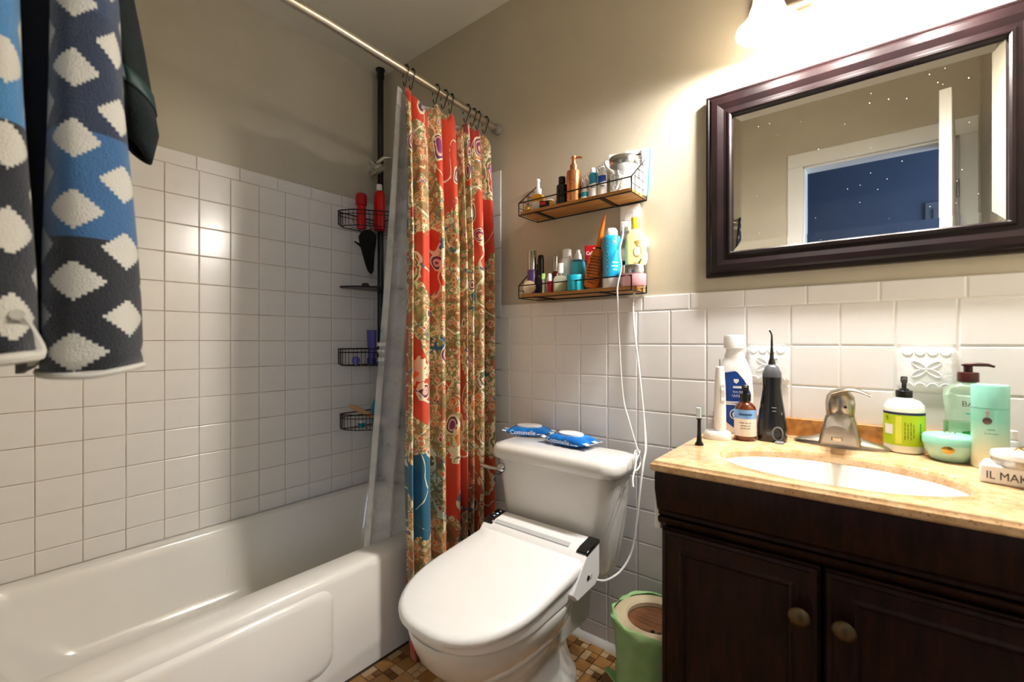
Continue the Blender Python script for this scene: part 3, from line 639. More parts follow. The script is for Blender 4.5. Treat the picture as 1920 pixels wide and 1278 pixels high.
def rect_hit(a, ix=0):
    dx, dy = math.cos(a), math.sin(a); ts = []
    if abs(dx) > 1e-9: ts.append(((TX1-ix if dx > 0 else TX0+ix)-SX)/dx)
    if abs(dy) > 1e-9: ts.append(((TY1-ix if dy > 0 else TY0+ix)-SY)/dy)
    t = min(q for q in ts if q > 0); return SX+t*dx, SY+t*dy
def ell(k, z):
    out = []
    for a in angs:
        r_ = 1/math.sqrt((math.cos(a)/(SA+k))**2+(math.sin(a)/(SB+k))**2); out.append((SX+r_*math.cos(a), SY+r_*math.sin(a), z))
    return out
def rec(ix, z): return [(*rect_hit(a, ix), z) for a in angs]
MB().rings([ell(0, CT-.022), rec(.003, CT-.022), rec(0, CT-.018), rec(0, CT-.008), rec(.004, CT-.005), rec(.006, CT-.001), rec(.009, CT), ell(.012, CT), ell(.004, CT-.003), ell(0, CT-.009), ell(0, CT-.022)], False, False).build('slab', GRAN, ctop, ang=30)
MB().rings([ell(.008, CT-.0222), ell(-.002, CT-.0224), ell(-.010, CT-.030), ell(-.028, CT-.047), ell(-.05, CT-.065), ell(-.075, CT-.08), ell(-.10, CT-.089), ell(-.118, CT-.092)], False, True).build('basin', mat('basin_white', 'f4f1ea', .08, coat=.5, noise=(5, .02, None)), ctop, ang=70)
MB().lathe([(.001, .003), (.016, .003), (.021, 0)], (SX, SY, CT-.0925), 20).build('drain', CHROME, ctop)
MB().bounds((TX0+.001, -.021, CT), (TX1, -.002, CT+.046)).build('backsplash', mat('tan_granite_splash', 'b5803f', .3, noise=(60, .35, '8a5c2c')), ctop, bevel=.002)
# faucet
fa = thing('faucet', 'brushed nickel single lever faucet behind the sink', 'faucet', (1.974, -.092, CT), 0); fa.scale = (1.16, 1.14, 1.14)
MB().rings([[(.083*a*math.cos(2*PI*j/32), .028*a*math.sin(2*PI*j/32), z) for j in range(32)] for a, z in ((1, 0), (1, .004), (.9, .010), (.6, .016), (.35, .024))]).build('escutcheon', NICKEL, fa)
MB().rings([rrect(-a, a, y0, y1, .008, z) for a, y0, y1, z in ((.036, -.03, .026, .006), (.034, -.03, .026, .02), (.028, -.028, .025, .05), (.024, -.026, .024, .066))]).build('body', NICKEL, fa)
rs = []
for k in range(9):
    t = k/8; yy = .015-.135*t; zc = .052+.012*math.sin(PI*t*.75)-.012*t; ww = .022-.004*t; hh = .017-.006*t
    rs.append([(ww*math.cos(2*PI*j/18), yy, zc+hh*math.sin(2*PI*j/18)) for j in range(18)])
MB().rings(rs).build('spout', NICKEL, fa)
MB().lathe([(.009, 0), (.009, .006)], (0, -.108, .03), 16).build('aerator', CHROME, fa)
MB().lathe([(.022, .062), (.025, .07), (.026, .09), (.024, .105), (.016, .116), (.001, .119)], n=26, c=(0, .004, 0)).build('handle_dome', NICKEL, fa)
rs = []
for k in range(9):
    t = k/8; x = -.014+.064*t; z = .112+.012*math.sin(PI*t*.9)-.004*t; wd = .017-.005*t; th = .006-.003*t
    rs.append([(x, -.004-.018*t+wd*math.cos(2*PI*j/14), z+th*math.sin(2*PI*j/14)) for j in range(14)])
MB().rings(rs).build('lever', NICKEL, fa)
MB().lathe([(.0025, 0), (.0025, .001)], (.010, -.021, .085), 10, M=Matrix.Rotation(R(75), 3, 'X')).build('set_screw_hole', BLK, fa)
# white paper bracket on the side of the vanity
ph = thing('hanging_bracket', 'narrow white plastic bracket on the toilet side of the vanity', 'bracket', (VX0+.008, -.452, .66))
MB().bounds((-.022, -.012, 0), (-.008, .012, .125)).build('plate', PLW, ph, bevel=.003)
MB().bounds((-.022, -.008, .125), (0, .008, .133)).build('hook_arm', PLW, ph, bevel=.002)
MB().lathe([(.001, -.006), (.006, -.003), (.006, .003), (.001, .006)], (-.018, 0, .139), 12).build('nub', PLW, ph)

# ------------------------------------------------------------------ things on the worktop
Zc = CT+.0003
def gz(px, py): p = on_z(px, py, CT); return (p.x, p.y, Zc)
# replacement brush head
t = simple_bottle('brush_head', 'small black replacement brush head standing near the corner of the countertop', 'brush head', gz(1311, 834), [('stem', BLK, [(.010, 0), (.0105, .002), (.006, .01), (.0045, .03), (.004, .072), (.0035, .078)])], R(10))
MB().rings([rrect(-.006, .006, -.004, .0015, .002, z) for z in (.062, .093)]).build('head_plate', BLK, t, bevel=.001)
MB().rings([rrect(-.0055, .0055, -.013, -.004, .002, z) for z in (.067, .092)]).build('bristles', mat('pale_blue_bristle', 'c6dbe6', .7, bump=(400, .6)), t)
# electric toothbrush on charger
p = gz(1345, 822)
t = thing('electric_toothbrush', 'white electric toothbrush standing on its charging base', 'toothbrush', p, R(20))
MB().rings([[(.034*a*math.cos(2*PI*j/28), .024*a*math.sin(2*PI*j/28), z) for j in range(28)] for a, z in ((1, 0), (1.02, .004), (.98, .016), (.85, .021), (.5, .022))]).build('charging_base', PLW, t)
MB().lathe([(.014, .021), (.0150, .03), (.0145, .08), (.0135, .13), (.011, .175), (.009, .186), (.005, .188)], (.006, 0, 0), 24).build('handle', PLW, t)
o = MB().rings([rrect(-.005, .005, .092, .142, .0048, z) for z in (.0, .002)]).build('button_panel', PLG, t)
o.rotation_euler = (R(90), 0, R(20)); o.location = (.0108, -.0125, 0)
for z in (.105, .13): MB().lathe([(.0042, 0), (.004, .0015)], (.0108, -.0148, z), 14, M=Matrix.Rotation(R(20), 3, 'Z') @ Matrix.Rotation(R(90), 3, 'X')).build('button', PLW, t)
MB().lathe([(.002, .186), (.0018, .206)], (.006, 0, 0), 10).build('drive_shaft', SILV, t)
# mouthwash
p = gz(1372, 812)
t = thing('mouthwash_bottle', 'large white mouthwash bottle with a blue label behind the toothbrush', 'bottle', (p[0]+.002, p[1]+.022, Zc), R(13))
def ov(a, b_, z, n=32, e=.75): return [(a*math.copysign(abs(math.cos(2*PI*j/n))**e, math.cos(2*PI*j/n)), b_*math.copysign(abs(math.sin(2*PI*j/n))**e, math.sin(2*PI*j/n)), z) for j in range(n)]
MB().rings([ov(.040, .026, 0), ov(.044, .029, .006), ov(.045, .030, .06), ov(.047, .030, .11), ov(.043, .029, .16), ov(.034, .026, .190), ov(.028, .024, .204), ov(.025, .024, .206), ov(.026, .024, .212), ov(.022, .022, .224), ov(.021, .021, .232)]).build('body', PLW, t, ang=60)
MB().lathe([(.024, .232), (.0275, .234), (.0275, .266), (.026, .27), (.001, .2705)], n=30).build('cap', PLW, t)
DB = mat('deep_blue_label', '1247a0', .35, noise=(20, .25, '0a3078'))
def patch(poly, yb, m, name, parent, ab=(.045, .030), e=.75, off=.0006):
    # flat print wrapped on the oval body front: poly in (x, z)
    mb = MB(); n = 14; xs0 = min(q[0] for q in poly); xs1 = max(q[0] for q in poly)
    def span(x):
        zs = []
        for (xa, za), (xb, zb) in zip(poly, poly[1:]+poly[:1]):
            if min(xa, xb)-1e-9 <= x <= max(xa, xb)+1e-9 and abs(xb-xa) > 1e-9: zs.append(za+(zb-za)*(x-xa)/(xb-xa))
        return min(zs), max(zs)
    vs = []
    for i in range(n+1):
        x = xs0+(xs1-xs0)*(i/n*.9998+.0001); lo, hi = span(x); c_ = min(1, abs(x)/ab[0]); y = -ab[1]*(1-c_**(2/e))**(e/2)-off
        vs += [(x, y, lo), (x, y, hi)]
    return mb.add(vs, [(2*i, 2*i+2, 2*i+3, 2*i+1) for i in range(n)]).build(name, m, parent, fix=False)
lb = patch([(-.038, .045), (.0, .016), (.036, .05), (.040, .11), (.025, .145), (.004, .172), (-.034, .165)], 0, DB, 'label', t, (.0478, .0315))
for s_, sz, x, z in (('HEALTH', .0075, .006, .115), ('ADVANCED', .0115, .004, .104)): text(lb, s_, sz, (x, -.0332, z), WHITE, bend=.05)
marks(lb, [6], .014, (.006, -.0332, .128), WHITE, bend=.05)
marks(lb, [5, 9], .005, (.002, -.0334, .084), mat('blue_fine_print', '5a70b0', .5), bend=.05)
patch([(-.038, .079), (.038, .079), (.038, .089), (-.038, .089)], 0, WHITE, 'label_band', lb, (.0478, .0320))
MB().tube([(.002+.013*math.cos(2*PI*j/28), -.0325, .054+.013*math.sin(2*PI*j/28)) for j in range(28)], .0011, 5, True).build('emblem_ring', WHITE, lb)
MB().prism([(-.004, .060), (.008, .060), (.0095, .053), (.007, .046), (.005, .046), (.002, .051), (-.001, .046), (-.003, .046), (-.0055, .053)], 'y', -.0335, -.0325).build('tooth_emblem', WHITE, lb)
MB().prism([(-.002, .150), (.010, .150), (.010, .143), (.004, .137), (-.002, .143)], 'y', -.0325, -.0317).build('shield_emblem', WHITE, lb)
# amber pump bottle
p = gz(1399, 823); p = (p[0]-.001, p[1]-.006, p[2])
t = simple_bottle('amber_pump_bottle', 'small amber glass pump bottle with blue and cream label', 'bottle', p, [('body', mat('amber_glass', '5a2608', .08, coat=.5), [(.026, 0), (.0285, .003), (.0285, .075), (.026, .085), (.018, .094), (.0125, .097), (.0125, .101)]), ('pump_collar', BLK, [(.0145, .1), (.0145, .116), (.0135, .118)]), ('pump_head', BLK, [(.007, .118), (.007, .124), (.0095, .126), (.0095, .138), (.008, .14), (.001, .1405)])], R(12))
MB().bounds((-.006, -.024, .129), (.006, 0, .137)).build('nozzle', BLK, t, bevel=.002)
MB().lathe([(.0288, .012), (.0288, .056)], n=32, cap=False).build('cream_label', mat('cream_label', 'e8ddd2', .6), t)
MB().lathe([(.0288, .056), (.0288, .079)], n=32, cap=False).build('blue_label', mat('sky_label', '5d93d6', .5, noise=(40, .3, '8ab4e6')), t)
marks(t, [7], .010, (0, -.0293, .067), mat('navy_print', '2b4a80', .5), bend=.0292)
for k, s_ in enumerate(([7, 4, 3], [9, 4], [3, 4, 5])): marks(t, s_, .0038, (0, -.0293, .046-.007*k), mat('grey_print', '6b6460', .5), bend=.0292)
# water flosser
p = gz(1442, 827)
t = thing('water_flosser', 'black cordless water flosser with a slim curved nozzle', 'flosser', (p[0]+.003, p[1]+.02, Zc), R(8)); t.scale = (.93, .93, .94)
FLB = mat('flosser_black', '17171a', .22, coat=.4, noise=(20, .2, None))
MB().rings([ov(.035, .031, 0), ov(.037, .033, .006), ov(.0365, .032, .035), ov(.031, .029, .08), ov(.025, .025, .12), ov(.0225, .024, .145), ov(.0235, .024, .165), ov(.0235, .023, .178)]).build('body', FLB, t, ang=60)
MB().rings([ov(.0238, .0235, .172), ov(.023, .023, .184), ov(.016, .017, .2), ov(.009, .009, .206)]).build('collar', mat('dark_grey_plastic', '55585e', .3), t, ang=60)
MB().tube([(0, 0, .205), (0, 0, .214), (0, 0, .222), (0, 0, .25), (0, 0, .285), (-.002, 0, .292), (-.006, 0, .299)], [.0095, .0085, .0055, .0035, .0022, .002, .0022], 12).build('nozzle', FLB, t)
MB().lathe([(.001, -.002), (.0026, 0), (.001, .002)], (-.007, 0, .300), 8).build('nozzle_tip', PLW, t)
MB().tube([(.014+.012*math.cos(a), -.0335, .024+.017*math.sin(a)) for a in [2*PI*j/24 for j in range(24)]], .0022, 6, True).build('reservoir_ring', mat('grey_ring', '6b6f74', .3), t)
MB().lathe([(.008, 0), (.008, .0015)], (.014, -.0318, .022), 18, M=Matrix.Rotation(R(90), 3, 'X')).build('fill_hole', BLK, t)
o = MB().rings([ov(.010, .006, 0), ov(.011, .007, .003), ov(.009, .005, .006)]).build('fill_flap', mat('grey_flap', '8d9297', .3), t); o.location = (.018, -.042, 0)
for k, s_ in enumerate(([5], [4])): marks(t, s_, .0045, (.006, -.0305-.001*k, .092-.009*k), mat('pale_print', '9a9da2', .5))
# hand soap
p = gz(1692, 846)
t = simple_bottle('hand_soap_bottle', 'clear hand soap bottle with lime green label and black pump', 'bottle', (p[0]+.003, p[1]+.004, Zc), [('body', mat('milky_plastic', 'eef0e6', .2), [(.034, 0), (.0385, .004), (.0395, .012), (.0395, .098), (.0375, .108), (.030, .117), (.0185, .121), (.0165, .124)]), ('pump_collar', BLK, [(.0165, .123), (.0165, .139), (.015, .1405)]), ('pump_stem', BLK, [(.010, .1405), (.010, .143), (.0048, .146), (.0048, .157), (.0068, .159), (.0068, .17), (.0055, .172), (.001, .1725)])], R(0))
MB().tube([(0, 0, .166), (0, -.014, .167), (0, -.024, .163)], .0045, 10).build('nozzle', BLK, t)
MB().lathe([(.0399, .018), (.0399, .088)], n=40, cap=False).build('label', mat('lime_label', 'b9d418', .5, noise=(25, .12, None)), t)
MB().lathe([(.04, .087), (.04, .0925)], n=40, cap=False).build('label_edge', mat('navy_band', '20264a', .5), t)
def wrap(m, name, a0, a1, z0, z1, r_, parent, n=6):
    mb = MB(); vs = []
    for i in range(n+1):
        a = R(-90)+(a0+(a1-a0)*i/n)/r_; vs += [(r_*math.cos(a), r_*math.sin(a), z0), (r_*math.cos(a), r_*math.sin(a), z1)]
    return mb.add(vs, [(2*i, 2*i+2, 2*i+3, 2*i+1) for i in range(n)]).build(name, m, parent, fix=False)
wrap(WHITE, 'white_panel', -.045, -.024, .042, .064, .0402, t); wrap(mat('pale_lime', 'd8e04a', .5), 'pale_panel', -.018, -.006, .022, .084, .0402, t)
text(t, "'S", .0125, (-.0403*math.sin(.95), -.0403*math.cos(.95), .077), INK, bend=.0403, rz=-.95)
for k, s_ in enumerate(([6, 4, 4, 6], [5, 3, 4, 5], [4, 7, 3, 6], [5, 7, 4])): marks(t, s_, .0034, (.0403*math.sin(.0+.14*k), -.0403*math.cos(.14*k), .052), mat('olive_print', '5f6a1c', .5), roll=R(90), rz=.14*k)
marks(t, [5, 7], .0060, (.0403*math.sin(.8), -.0403*math.cos(.8), .05), mat('green_print', '2a7a3a', .5), roll=R(90), rz=.8)
# mint jar
MINT = mat('mint_plastic', '8fd0bd', .25, noise=(10, .06, None)); MINT2 = mat('mint_glass', 'a9d8c8', .15, coat=.4, noise=(8, .05, None))
p = gz(1778, 862)
t = simple_bottle('cream_jar', 'round mint green cream jar with a gold oval crest', 'jar', (p[0]+.002, p[1]-.002, Zc), [('body', MINT2, [(.026, 0), (.032, .004), (.040, .02), (.0435, .034), (.0435, .036)]), ('lid', MINT, [(.0445, .036), (.0445, .05), (.041, .0545), (.02, .0575), (.001, .058)])], R(-9))
MB().rings([[(.009*a*math.cos(2*PI*j/20), -y, .028+.007*a*math.sin(2*PI*j/20)) for j in range(20)] for a, y in ((1.15, .0405), (1.1, .0435), (.6, .0445))]).build('gold_crest', GOLD, t)
for k in range(3): MB().lathe([(.0018, 0), (.0018, .002), (.0005, .003)], (-.008+.008*k, .006*(k % 2), .0575), 8).build('lid_stud', GOLD, t)
# green body wash
p = on_z(1815, 836, CT)
t = thing('body_wash_bottle', 'translucent green pump bottle with brown pump at the back of the counter', 'bottle', (2.198, -.056, Zc), R(-7))
GT = mat('green_clear_plastic', 'dff8e4', .1, trans=.85, noise=(10, .1, None))
MB().rings([ov(.036, .02, 0), ov(.040, .023, .005), ov(.040, .023, .05), ov(.036, .021, .085), ov(.041, .023, .135), ov(.039, .022, .15), ov(.028, .019, .158), ov(.013, .013, .162), ov(.0125, .0125, .17)]).build('body', GT, t, ang=60)
BRN = mat('brown_plastic', '3a1512', .25)
MB().lathe([(.0175, .165), (.0175, .184), (.016, .186)], n=26).build('pump_collar', BRN, t); MB().lathe([(.0075, .186), (.0075, .198), (.011, .2), (.011, .203), (.001, .204)], n=20).build('pump_head', BRN, t)
MB().tube([(-.008, 0, .202), (.012, 0, .203), (.03, -.002, .2025), (.04, -.003, .199)], [.0035, .0045, .0035, .0025], 10).build('nozzle', BRN, t)
GP = mat('leaf_green', '1f9a2a', .4, noise=(120, .5, '0a5a18'))
patch([(-.012, .03), (.03, .03), (.032, .05), (.012, .064), (-.01, .058)], 0, GP, 'leaf_print', t, (.042, .024))
text(t, 'BAL', .016, (.004, -.0246, .118), mat('brown_print', '4a3a20', .5), bend=.06); marks(t, [5], .006, (.004, -.0246, .098), mat('teal_print', '12a08a', .5), bend=.06)
MB().rings([ov(.0392, .0222, .003), ov(.0392, .0222, .078)]).build('liquid', mat('green_liquid', 'c8f4d0', .1, trans=.85), t)
# tall mint bottle
p = gz(1848, 876)
t = simple_bottle('toner_bottle', 'tall mint green cylindrical bottle fading to cream at its base', 'bottle', (p[0]+.006, p[1]+.0, Zc), [('body', mat('mint_fade', 'a4d6c2', .25), [(.029, 0), (.0315, .003), (.0315, .107), (.030, .108)]), ('cap', mat('mint_cap', '8ed2c2', .25), [(.0318, .108), (.0318, .146), (.030, .1485), (.001, .149)])], R(-4))
fm_ = MATS['mint_fade']; nt = fm_.node_tree; b_ = nt.nodes['Principled BSDF']; tco = nt.nodes.new('ShaderNodeTexCoord'); sx_ = nt.nodes.new('ShaderNodeSeparateXYZ'); rp = nt.nodes.new('ShaderNodeValToRGB')
rp.color_ramp.elements[0].position = .02; rp.color_ramp.elements[0].color = (*lin('e6ead2'), 1); rp.color_ramp.elements[1].position = .085; rp.color_ramp.elements[1].color = (*lin('86ccb8'), 1)
nt.links.new(tco.outputs['Object'], sx_.inputs[0]); nt.links.new(sx_.outputs['Z'], rp.inputs[0]); nt.links.new(rp.outputs[0], b_.inputs['Base Color'])
MB().rings([[(-.006+.0075*a*math.cos(2*PI*j/20), -y, .086+.006*a*math.sin(2*PI*j/20)) for j in range(20)] for a, y in ((1.1, .030), (1, .0318), (.6, .0325))]).build('crest', mat('dark_crest', '6a5550', .35, metal=.6), t)
marks(t, [6], .004, (0, -.0319, .071), mat('mint_print', '5a9a8c', .5), bend=.0319); marks(t, [3, 4, 7], .0028, (0, -.0319, .064), MATS['mint_print'], bend=.0319)
for z in (.097, .102): MB().tube([(-.006+.003*math.cos(2*PI*j/10), -.0318, z+.003*math.sin(2*PI*j/10)) for j in range(10)], .0005, 4, True).build('rose_mark', mat('rose_print', 'c98a86', .5), t)
# little clear bottle behind
simple_bottle('sample_bottle', 'tiny clear glass bottle behind the tall mint bottle', 'bottle', (2.262, -.066, Zc), [('body', mat('pale_glass', 'dfe6e6', .1, trans=.5), [(.010, 0), (.011, .002), (.011, .045), (.006, .05)]), ('cap', PLW, [(.0075, .05), (.0075, .068), (.001, .069)])])
# white box with round compact on it
bx_ = thing('white_box', 'low white box with bold black lettering at the front right of the counter', 'box', (2.243, -.262, Zc), R(-14))
MB().bounds((-.052, -.03, 0), (.052, .03, .034)).build('carton', mat('white_card', 'eeeeea', .4), bx_, bevel=.004)
text(bx_, 'IL MAKIAGE', .0195, (.0, -.0304, .015), INK, sx=.84)
for nm_, sc_ in (('amber_pump_bottle', (.9, .9, 1)), ('toner_bottle', (.87, .87, 1.12)), ('hand_soap_bottle', (.93, .93, 1))): bpy.data.objects[nm_].scale = sc_
cp = thing('powder_compact', 'round white and silver compact resting on top of the white box', 'compact', (2.247, -.258, Zc+.0343), R(-14))
MB().lathe([(.042, 0), (.0435, .003), (.0435, .008)], n=36).build('base', mat('pearl_silver', 'b8b4b0', .25, metal=.6, noise=(90, .4, None)), cp)
MB().lathe([(.0435, .008), (.0445, .010), (.0435, .014), (.03, .0165), (.001, .017)], n=36).build('lid', PLW, cp)
cp.scale = (1, 1, 1.5)
MB().tube([(-.014, -.006, .017), (-.008, -.012, .021), (.004, -.022, .0175)], .0014, 8).build('brass_clasp', GOLD, cp)

# ------------------------------------------------------------------ mirror and vanity light
MX0, MX1, MZ0, MZ1 = 1.645, 2.335, 1.262, 1.800
mir = thing('wall_mirror', 'wide wall mirror with a thick glossy dark brown frame above the vanity', 'mirror', (0, -.0005, 0))
def mring(d, y): return [(MX0+d, y, MZ0+d), (MX1-d, y, MZ0+d), (MX1-d, y, MZ1-d), (MX0+d, y, MZ1-d)]
MB().rings([mring(0, 0), mring(0, -.020), mring(.003, -.026), mring(.008, -.028), mring(.012, -.026), mring(.018, -.030), mring(.034, -.030), mring(.05, -.024), mring(.058, -.024), mring(.062, -.028), mring(.067, -.028), mring(.071, -.024), mring(.0715, -.014)], True, False).build('frame', FRAME, mir, ang=15)
mg = bpy.data.materials.new('mirror_silver'); mg.use_nodes = True; nt = mg.node_tree; b_ = nt.nodes['Principled BSDF']; b_.inputs['Metallic'].default_value = 1; b_.inputs['Base Color'].default_value = (.86, .87, .85, 1)
tn = nt.nodes.new('ShaderNodeTexVoronoi'); tn.inputs['Scale'].default_value = 45; tcn = nt.nodes.new('ShaderNodeTexCoord'); nt.links.new(tcn.outputs['Object'], tn.inputs['Vector'])
mr = nt.nodes.new('ShaderNodeMapRange'); mr.inputs['From Min'].default_value = .03; mr.inputs['From Max'].default_value = .055; mr.inputs['To Min'].default_value = .55; mr.inputs['To Max'].default_value = .015
nt.links.new(tn.outputs['Distance'], mr.inputs['Value']); nt.links.new(mr.outputs[0], b_.inputs['Roughness'])
MB().rings([mring(.0715, -.0145), mring(.0955, -.017)], False, True).build('glass', mg, mir, smooth=False)
LZ = 1.97
vl = thing('vanity_light', 'three-shade vanity light with frosted bell glass above the mirror', 'light', (1.99, -.0005, LZ))
MB().rings([[(p_[0], y, p_[1]) for p_ in rrect(-.23+i, .23-i, .0+i, .075-i, .02, 0)] for y, i in ((0, 0), (-.012, 0), (-.02, .008))]).build('backplate', NICKEL, vl)
SHG = bpy.data.materials.new('frosted_shade_glass'); SHG.use_nodes = True; nt = SHG.node_tree; nt.nodes.remove(nt.nodes['Principled BSDF'])
tl = nt.nodes.new('ShaderNodeBsdfTranslucent'); df = nt.nodes.new('ShaderNodeBsdfDiffuse'); gl = nt.nodes.new('ShaderNodeBsdfGlossy'); m1 = nt.nodes.new('ShaderNodeMixShader'); m2 = nt.nodes.new('ShaderNodeMixShader'); ns = nt.nodes.new('ShaderNodeTexNoise'); cr = nt.nodes.new('ShaderNodeValToRGB')
cr.color_ramp.elements[0].color = (.86, .80, .70, 1); cr.color_ramp.elements[1].color = (.96, .93, .88, 1); ns.inputs['Scale'].default_value = 14
nt.links.new(ns.outputs['Fac'], cr.inputs[0]); nt.links.new(cr.outputs[0], tl.inputs[0]); nt.links.new(cr.outputs[0], df.inputs[0]); gl.inputs['Roughness'].default_value = .15
m1.inputs[0].default_value = .12; m2.inputs[0].default_value = .06
nt.links.new(tl.outputs[0], m1.inputs[1]); nt.links.new(df.outputs[0], m1.inputs[2]); nt.links.new(m1.outputs[0], m2.inputs[1]); nt.links.new(gl.outputs[0], m2.inputs[2]); tp_ = nt.nodes.new('ShaderNodeBsdfTransparent'); m3 = nt.nodes.new('ShaderNodeMixShader'); m3.inputs[0].default_value = .13; tp_.inputs[0].default_value = (1, .95, .88, 1); nt.links.new(m2.outputs[0], m3.inputs[1]); nt.links.new(tp_.outputs[0], m3.inputs[2])
nt.links.new(m3.outputs[0], nt.nodes['Material Output'].inputs['Surface'])
BULB = mat('lamp_bulb', 'fff2dc', .4, emit=('fff0d8', 12))
for k, dx in enumerate((-.165, 0, .165)):
    c = (dx, -.135, -.035)
    MB().tube([(dx, -.02, .045), (dx, -.06, .062), (dx, -.11, .064), (dx, -.135, .05), (dx, -.135, .03)], .007, 10).build('arm', NICKEL, vl)
    MB().lathe([(.018, .0), (.022, .004), (.022, .03), (.012, .036)], (dx, -.135, .0), 18).build('socket_cup', NICKEL, vl)
    sh = MB().lathe([(.026, .0), (.03, -.012), (.034, -.035), (.044, -.065), (.060, -.088), (.072, -.098), (.073, -.101), (.058, -.089), (.042, -.066), (.032, -.035), (.027, -.010)], (dx, -.135, .0), 32, cap=False).build('shade', SHG, vl, ang=80)
    MB().lathe([(.010, -.005), (.012, -.02), (.022, -.04), (.026, -.055), (.022, -.07), (.01, -.08), (.001, -.083)], (dx, -.135, 0), 18).build('bulb', BULB, vl)
    l = bpy.data.lights.new('vanity_bulb_light', 'POINT'); l.energy = 28; l.color = (1.0, .95, .885); l.shadow_soft_size = .03
    lo = bpy.data.objects.new('vanity_bulb_light', l); COL.objects.link(lo); lo.parent = vl; lo.location = (dx, -.135, -.088)

# ------------------------------------------------------------------ wire shelves with toiletries
def wall_shelf(label, zb):
    t = thing('wall_shelf', label, 'shelf', (0, 0, zb), 0, 'wire and wood wall shelves')
    x0, x1, yf = 1.013, 1.453, -.122; bz = .014
    MB().bounds((x0+.004, yf+.004, .003), (x1-.004, -.006, bz)).build('board', WOOD, t, bevel=.001)
    fz = .046; bk = .14; r_ = .0022
    fr = MB()
    for pts in ([(x0, yf, 0), (x1, yf, 0)], [(x0, -.004, 0), (x1, -.004, 0)], [(x0, yf, fz), (x1, yf, fz)], [(x0, -.004, bk), (x0, -.004, 0), (x0, yf, 0), (x0, yf, fz), (x0, -.004, bk)], [(x1, -.004, bk), (x1, -.004, 0), (x1, yf, 0), (x1, yf, fz), (x1, -.004, bk)]): fr.tube(pts, r_, 6)
    fr.build('wire_frame', BLKM, t)
    for xx in (x0+.07, x1-.11): MB().bounds((xx, yf, -.003), (xx+.012, -.004, .0028)).build('cross_bar', BLK, t)
    ms_ = MB()
    for xx in (x0, x1):
        for k in range(1, 5): ms_.tube([(xx, -.004, .028*k), (xx, -.004-(.118*(1-(.028*k-fz)/(bk-fz)) if .028*k > fz else .118), .028*k)], .0011, 5)
        for k in range(1, 4):
            yy = -.004-.03*k; ms_.tube([(xx, yy, 0), (xx, yy, fz+(bk-fz)*(1-.03*k/.118))], .0011, 5)
    ms_.build('side_mesh', BLKM, t)
    return t
wall_shelf('upper black wire wall shelf with wooden board, holding the copper pump bottle', 1.536); wall_shelf('lower black wire wall shelf with wooden board, holding the blue spray can', 1.231)
ZU, ZL = 1.5503, 1.2453
def at(px, Y, z): p = on_y(px, 400, Y); return (p.x, Y, z)
FACE = R(26)
# --- upper shelf
simple_bottle('mascara_tube', 'black and gold tube lying at the left end of the upper shelf', 'tube', (at(986, -.095, 0)[0], -.085, ZU+.0095), [('body', BLK, [(.0085, -.03), (.0092, -.028), (.0092, .012)]), ('cap', GOLD, [(.009, .012), (.0092, .035), (.007, .037)])], R(35), rx=R(90))
simple_bottle('yellow_serum_bottle', 'yellow bottle with white base and white spray top on the upper shelf', 'bottle', at(1009, -.06, ZU), [('base', PLW, [(.018, 0), (.0195, .003), (.0195, .04)]), ('yellow_body', mat('amber_yellow', 'e8a81c', .3), [(.0195, .04), (.0215, .05), (.019, .066), (.011, .07)]), ('collar', PLW, [(.0115, .07), (.0115, .09), (.007, .094)]), ('spray_tip', PLW, [(.006, .094), (.005, .118), (.0075, .122), (.005, .128)])], FACE)
simple_bottle('gold_compact', 'round gold and white compact leaning on the upper shelf', 'compact', (at(1031, -.055, 0)[0], -.055, ZU+.024), [('case', PLW, [(.021, -.006), (.023, -.004), (.023, .004)]), ('gold_disc', GOLD, [(.018, .004), (.017, .008), (.001, .009)])], FACE, rx=R(78))
t = thing('small_box', 'small dark box with red label at the front of the upper shelf', 'box', at(1021, -.098, ZU), FACE)
MB().bounds((-.017, -.008, 0), (.017, .008, .026)).build('carton', BLK, t, bevel=.001); MB().bounds((-.014, -.0086, .012), (.006, -.008, .022)).build('label', RED, t)
simple_bottle('black_dropper_bottle', 'black bottle with black cap beside the copper bottle on the upper shelf', 'bottle', at(1054, -.092, ZU), [('body', mat('black_glass', '0b0d0d', .1), [(.019, 0), (.0205, .003), (.0205, .066), (.012, .076)]), ('cap', BLK, [(.0125, .076), (.0135, .08), (.0125, .098), (.001, .099)])], FACE)
COP = mat('copper', 'd08a58', .25, metal=.85, noise=(30, .1, None))
t = simple_bottle('copper_pump_bottle', 'copper coloured pump bottle at the middle of the upper shelf', 'bottle', at(1076, -.093, ZU), [('body', COP, [(.024, 0), (.0255, .003), (.0255, .096), (.024, .106), (.013, .110)]), ('collar', COP, [(.0135, .11), (.0135, .128), (.009, .131)]), ('pump', COP, [(.0075, .131), (.0065, .15), (.0085, .152), (.0085, .158), (.001, .159)])], FACE)
MB().tube([(.004, 0, .153), (.02, -.004, .154), (.028, -.006, .150)], .0036, 8).build('nozzle', COP, t); marks(t, [4, 4], .0045, (0, -.026, .07), mat('copper_print', '7a3f20', .5), bend=.0258); marks(t, [5], .0045, (0, -.026, .06), MATS['copper_print'], bend=.0258)
t = simple_bottle('nasal_spray', 'small white nasal spray bottle right of the copper bottle', 'bottle', at(1097, -.088, ZU), [('body', PLW, [(.014, 0), (.0155, .002), (.015, .032), (.008, .042)]), ('flange', PLW, [(.012, .042), (.012, .045)]), ('tip', PLW, [(.006, .045), (.004, .065), (.003, .074), (.001, .075)])], FACE)
MB().lathe([(.0157, .010), (.0155, .026)], n=24, cap=False).build('label', mat('teal_label', '2aa0b0', .5), t)
TEALB = mat('teal_band', '1696b8', .4); BLUB = mat('royal_band', '2048b0', .4)
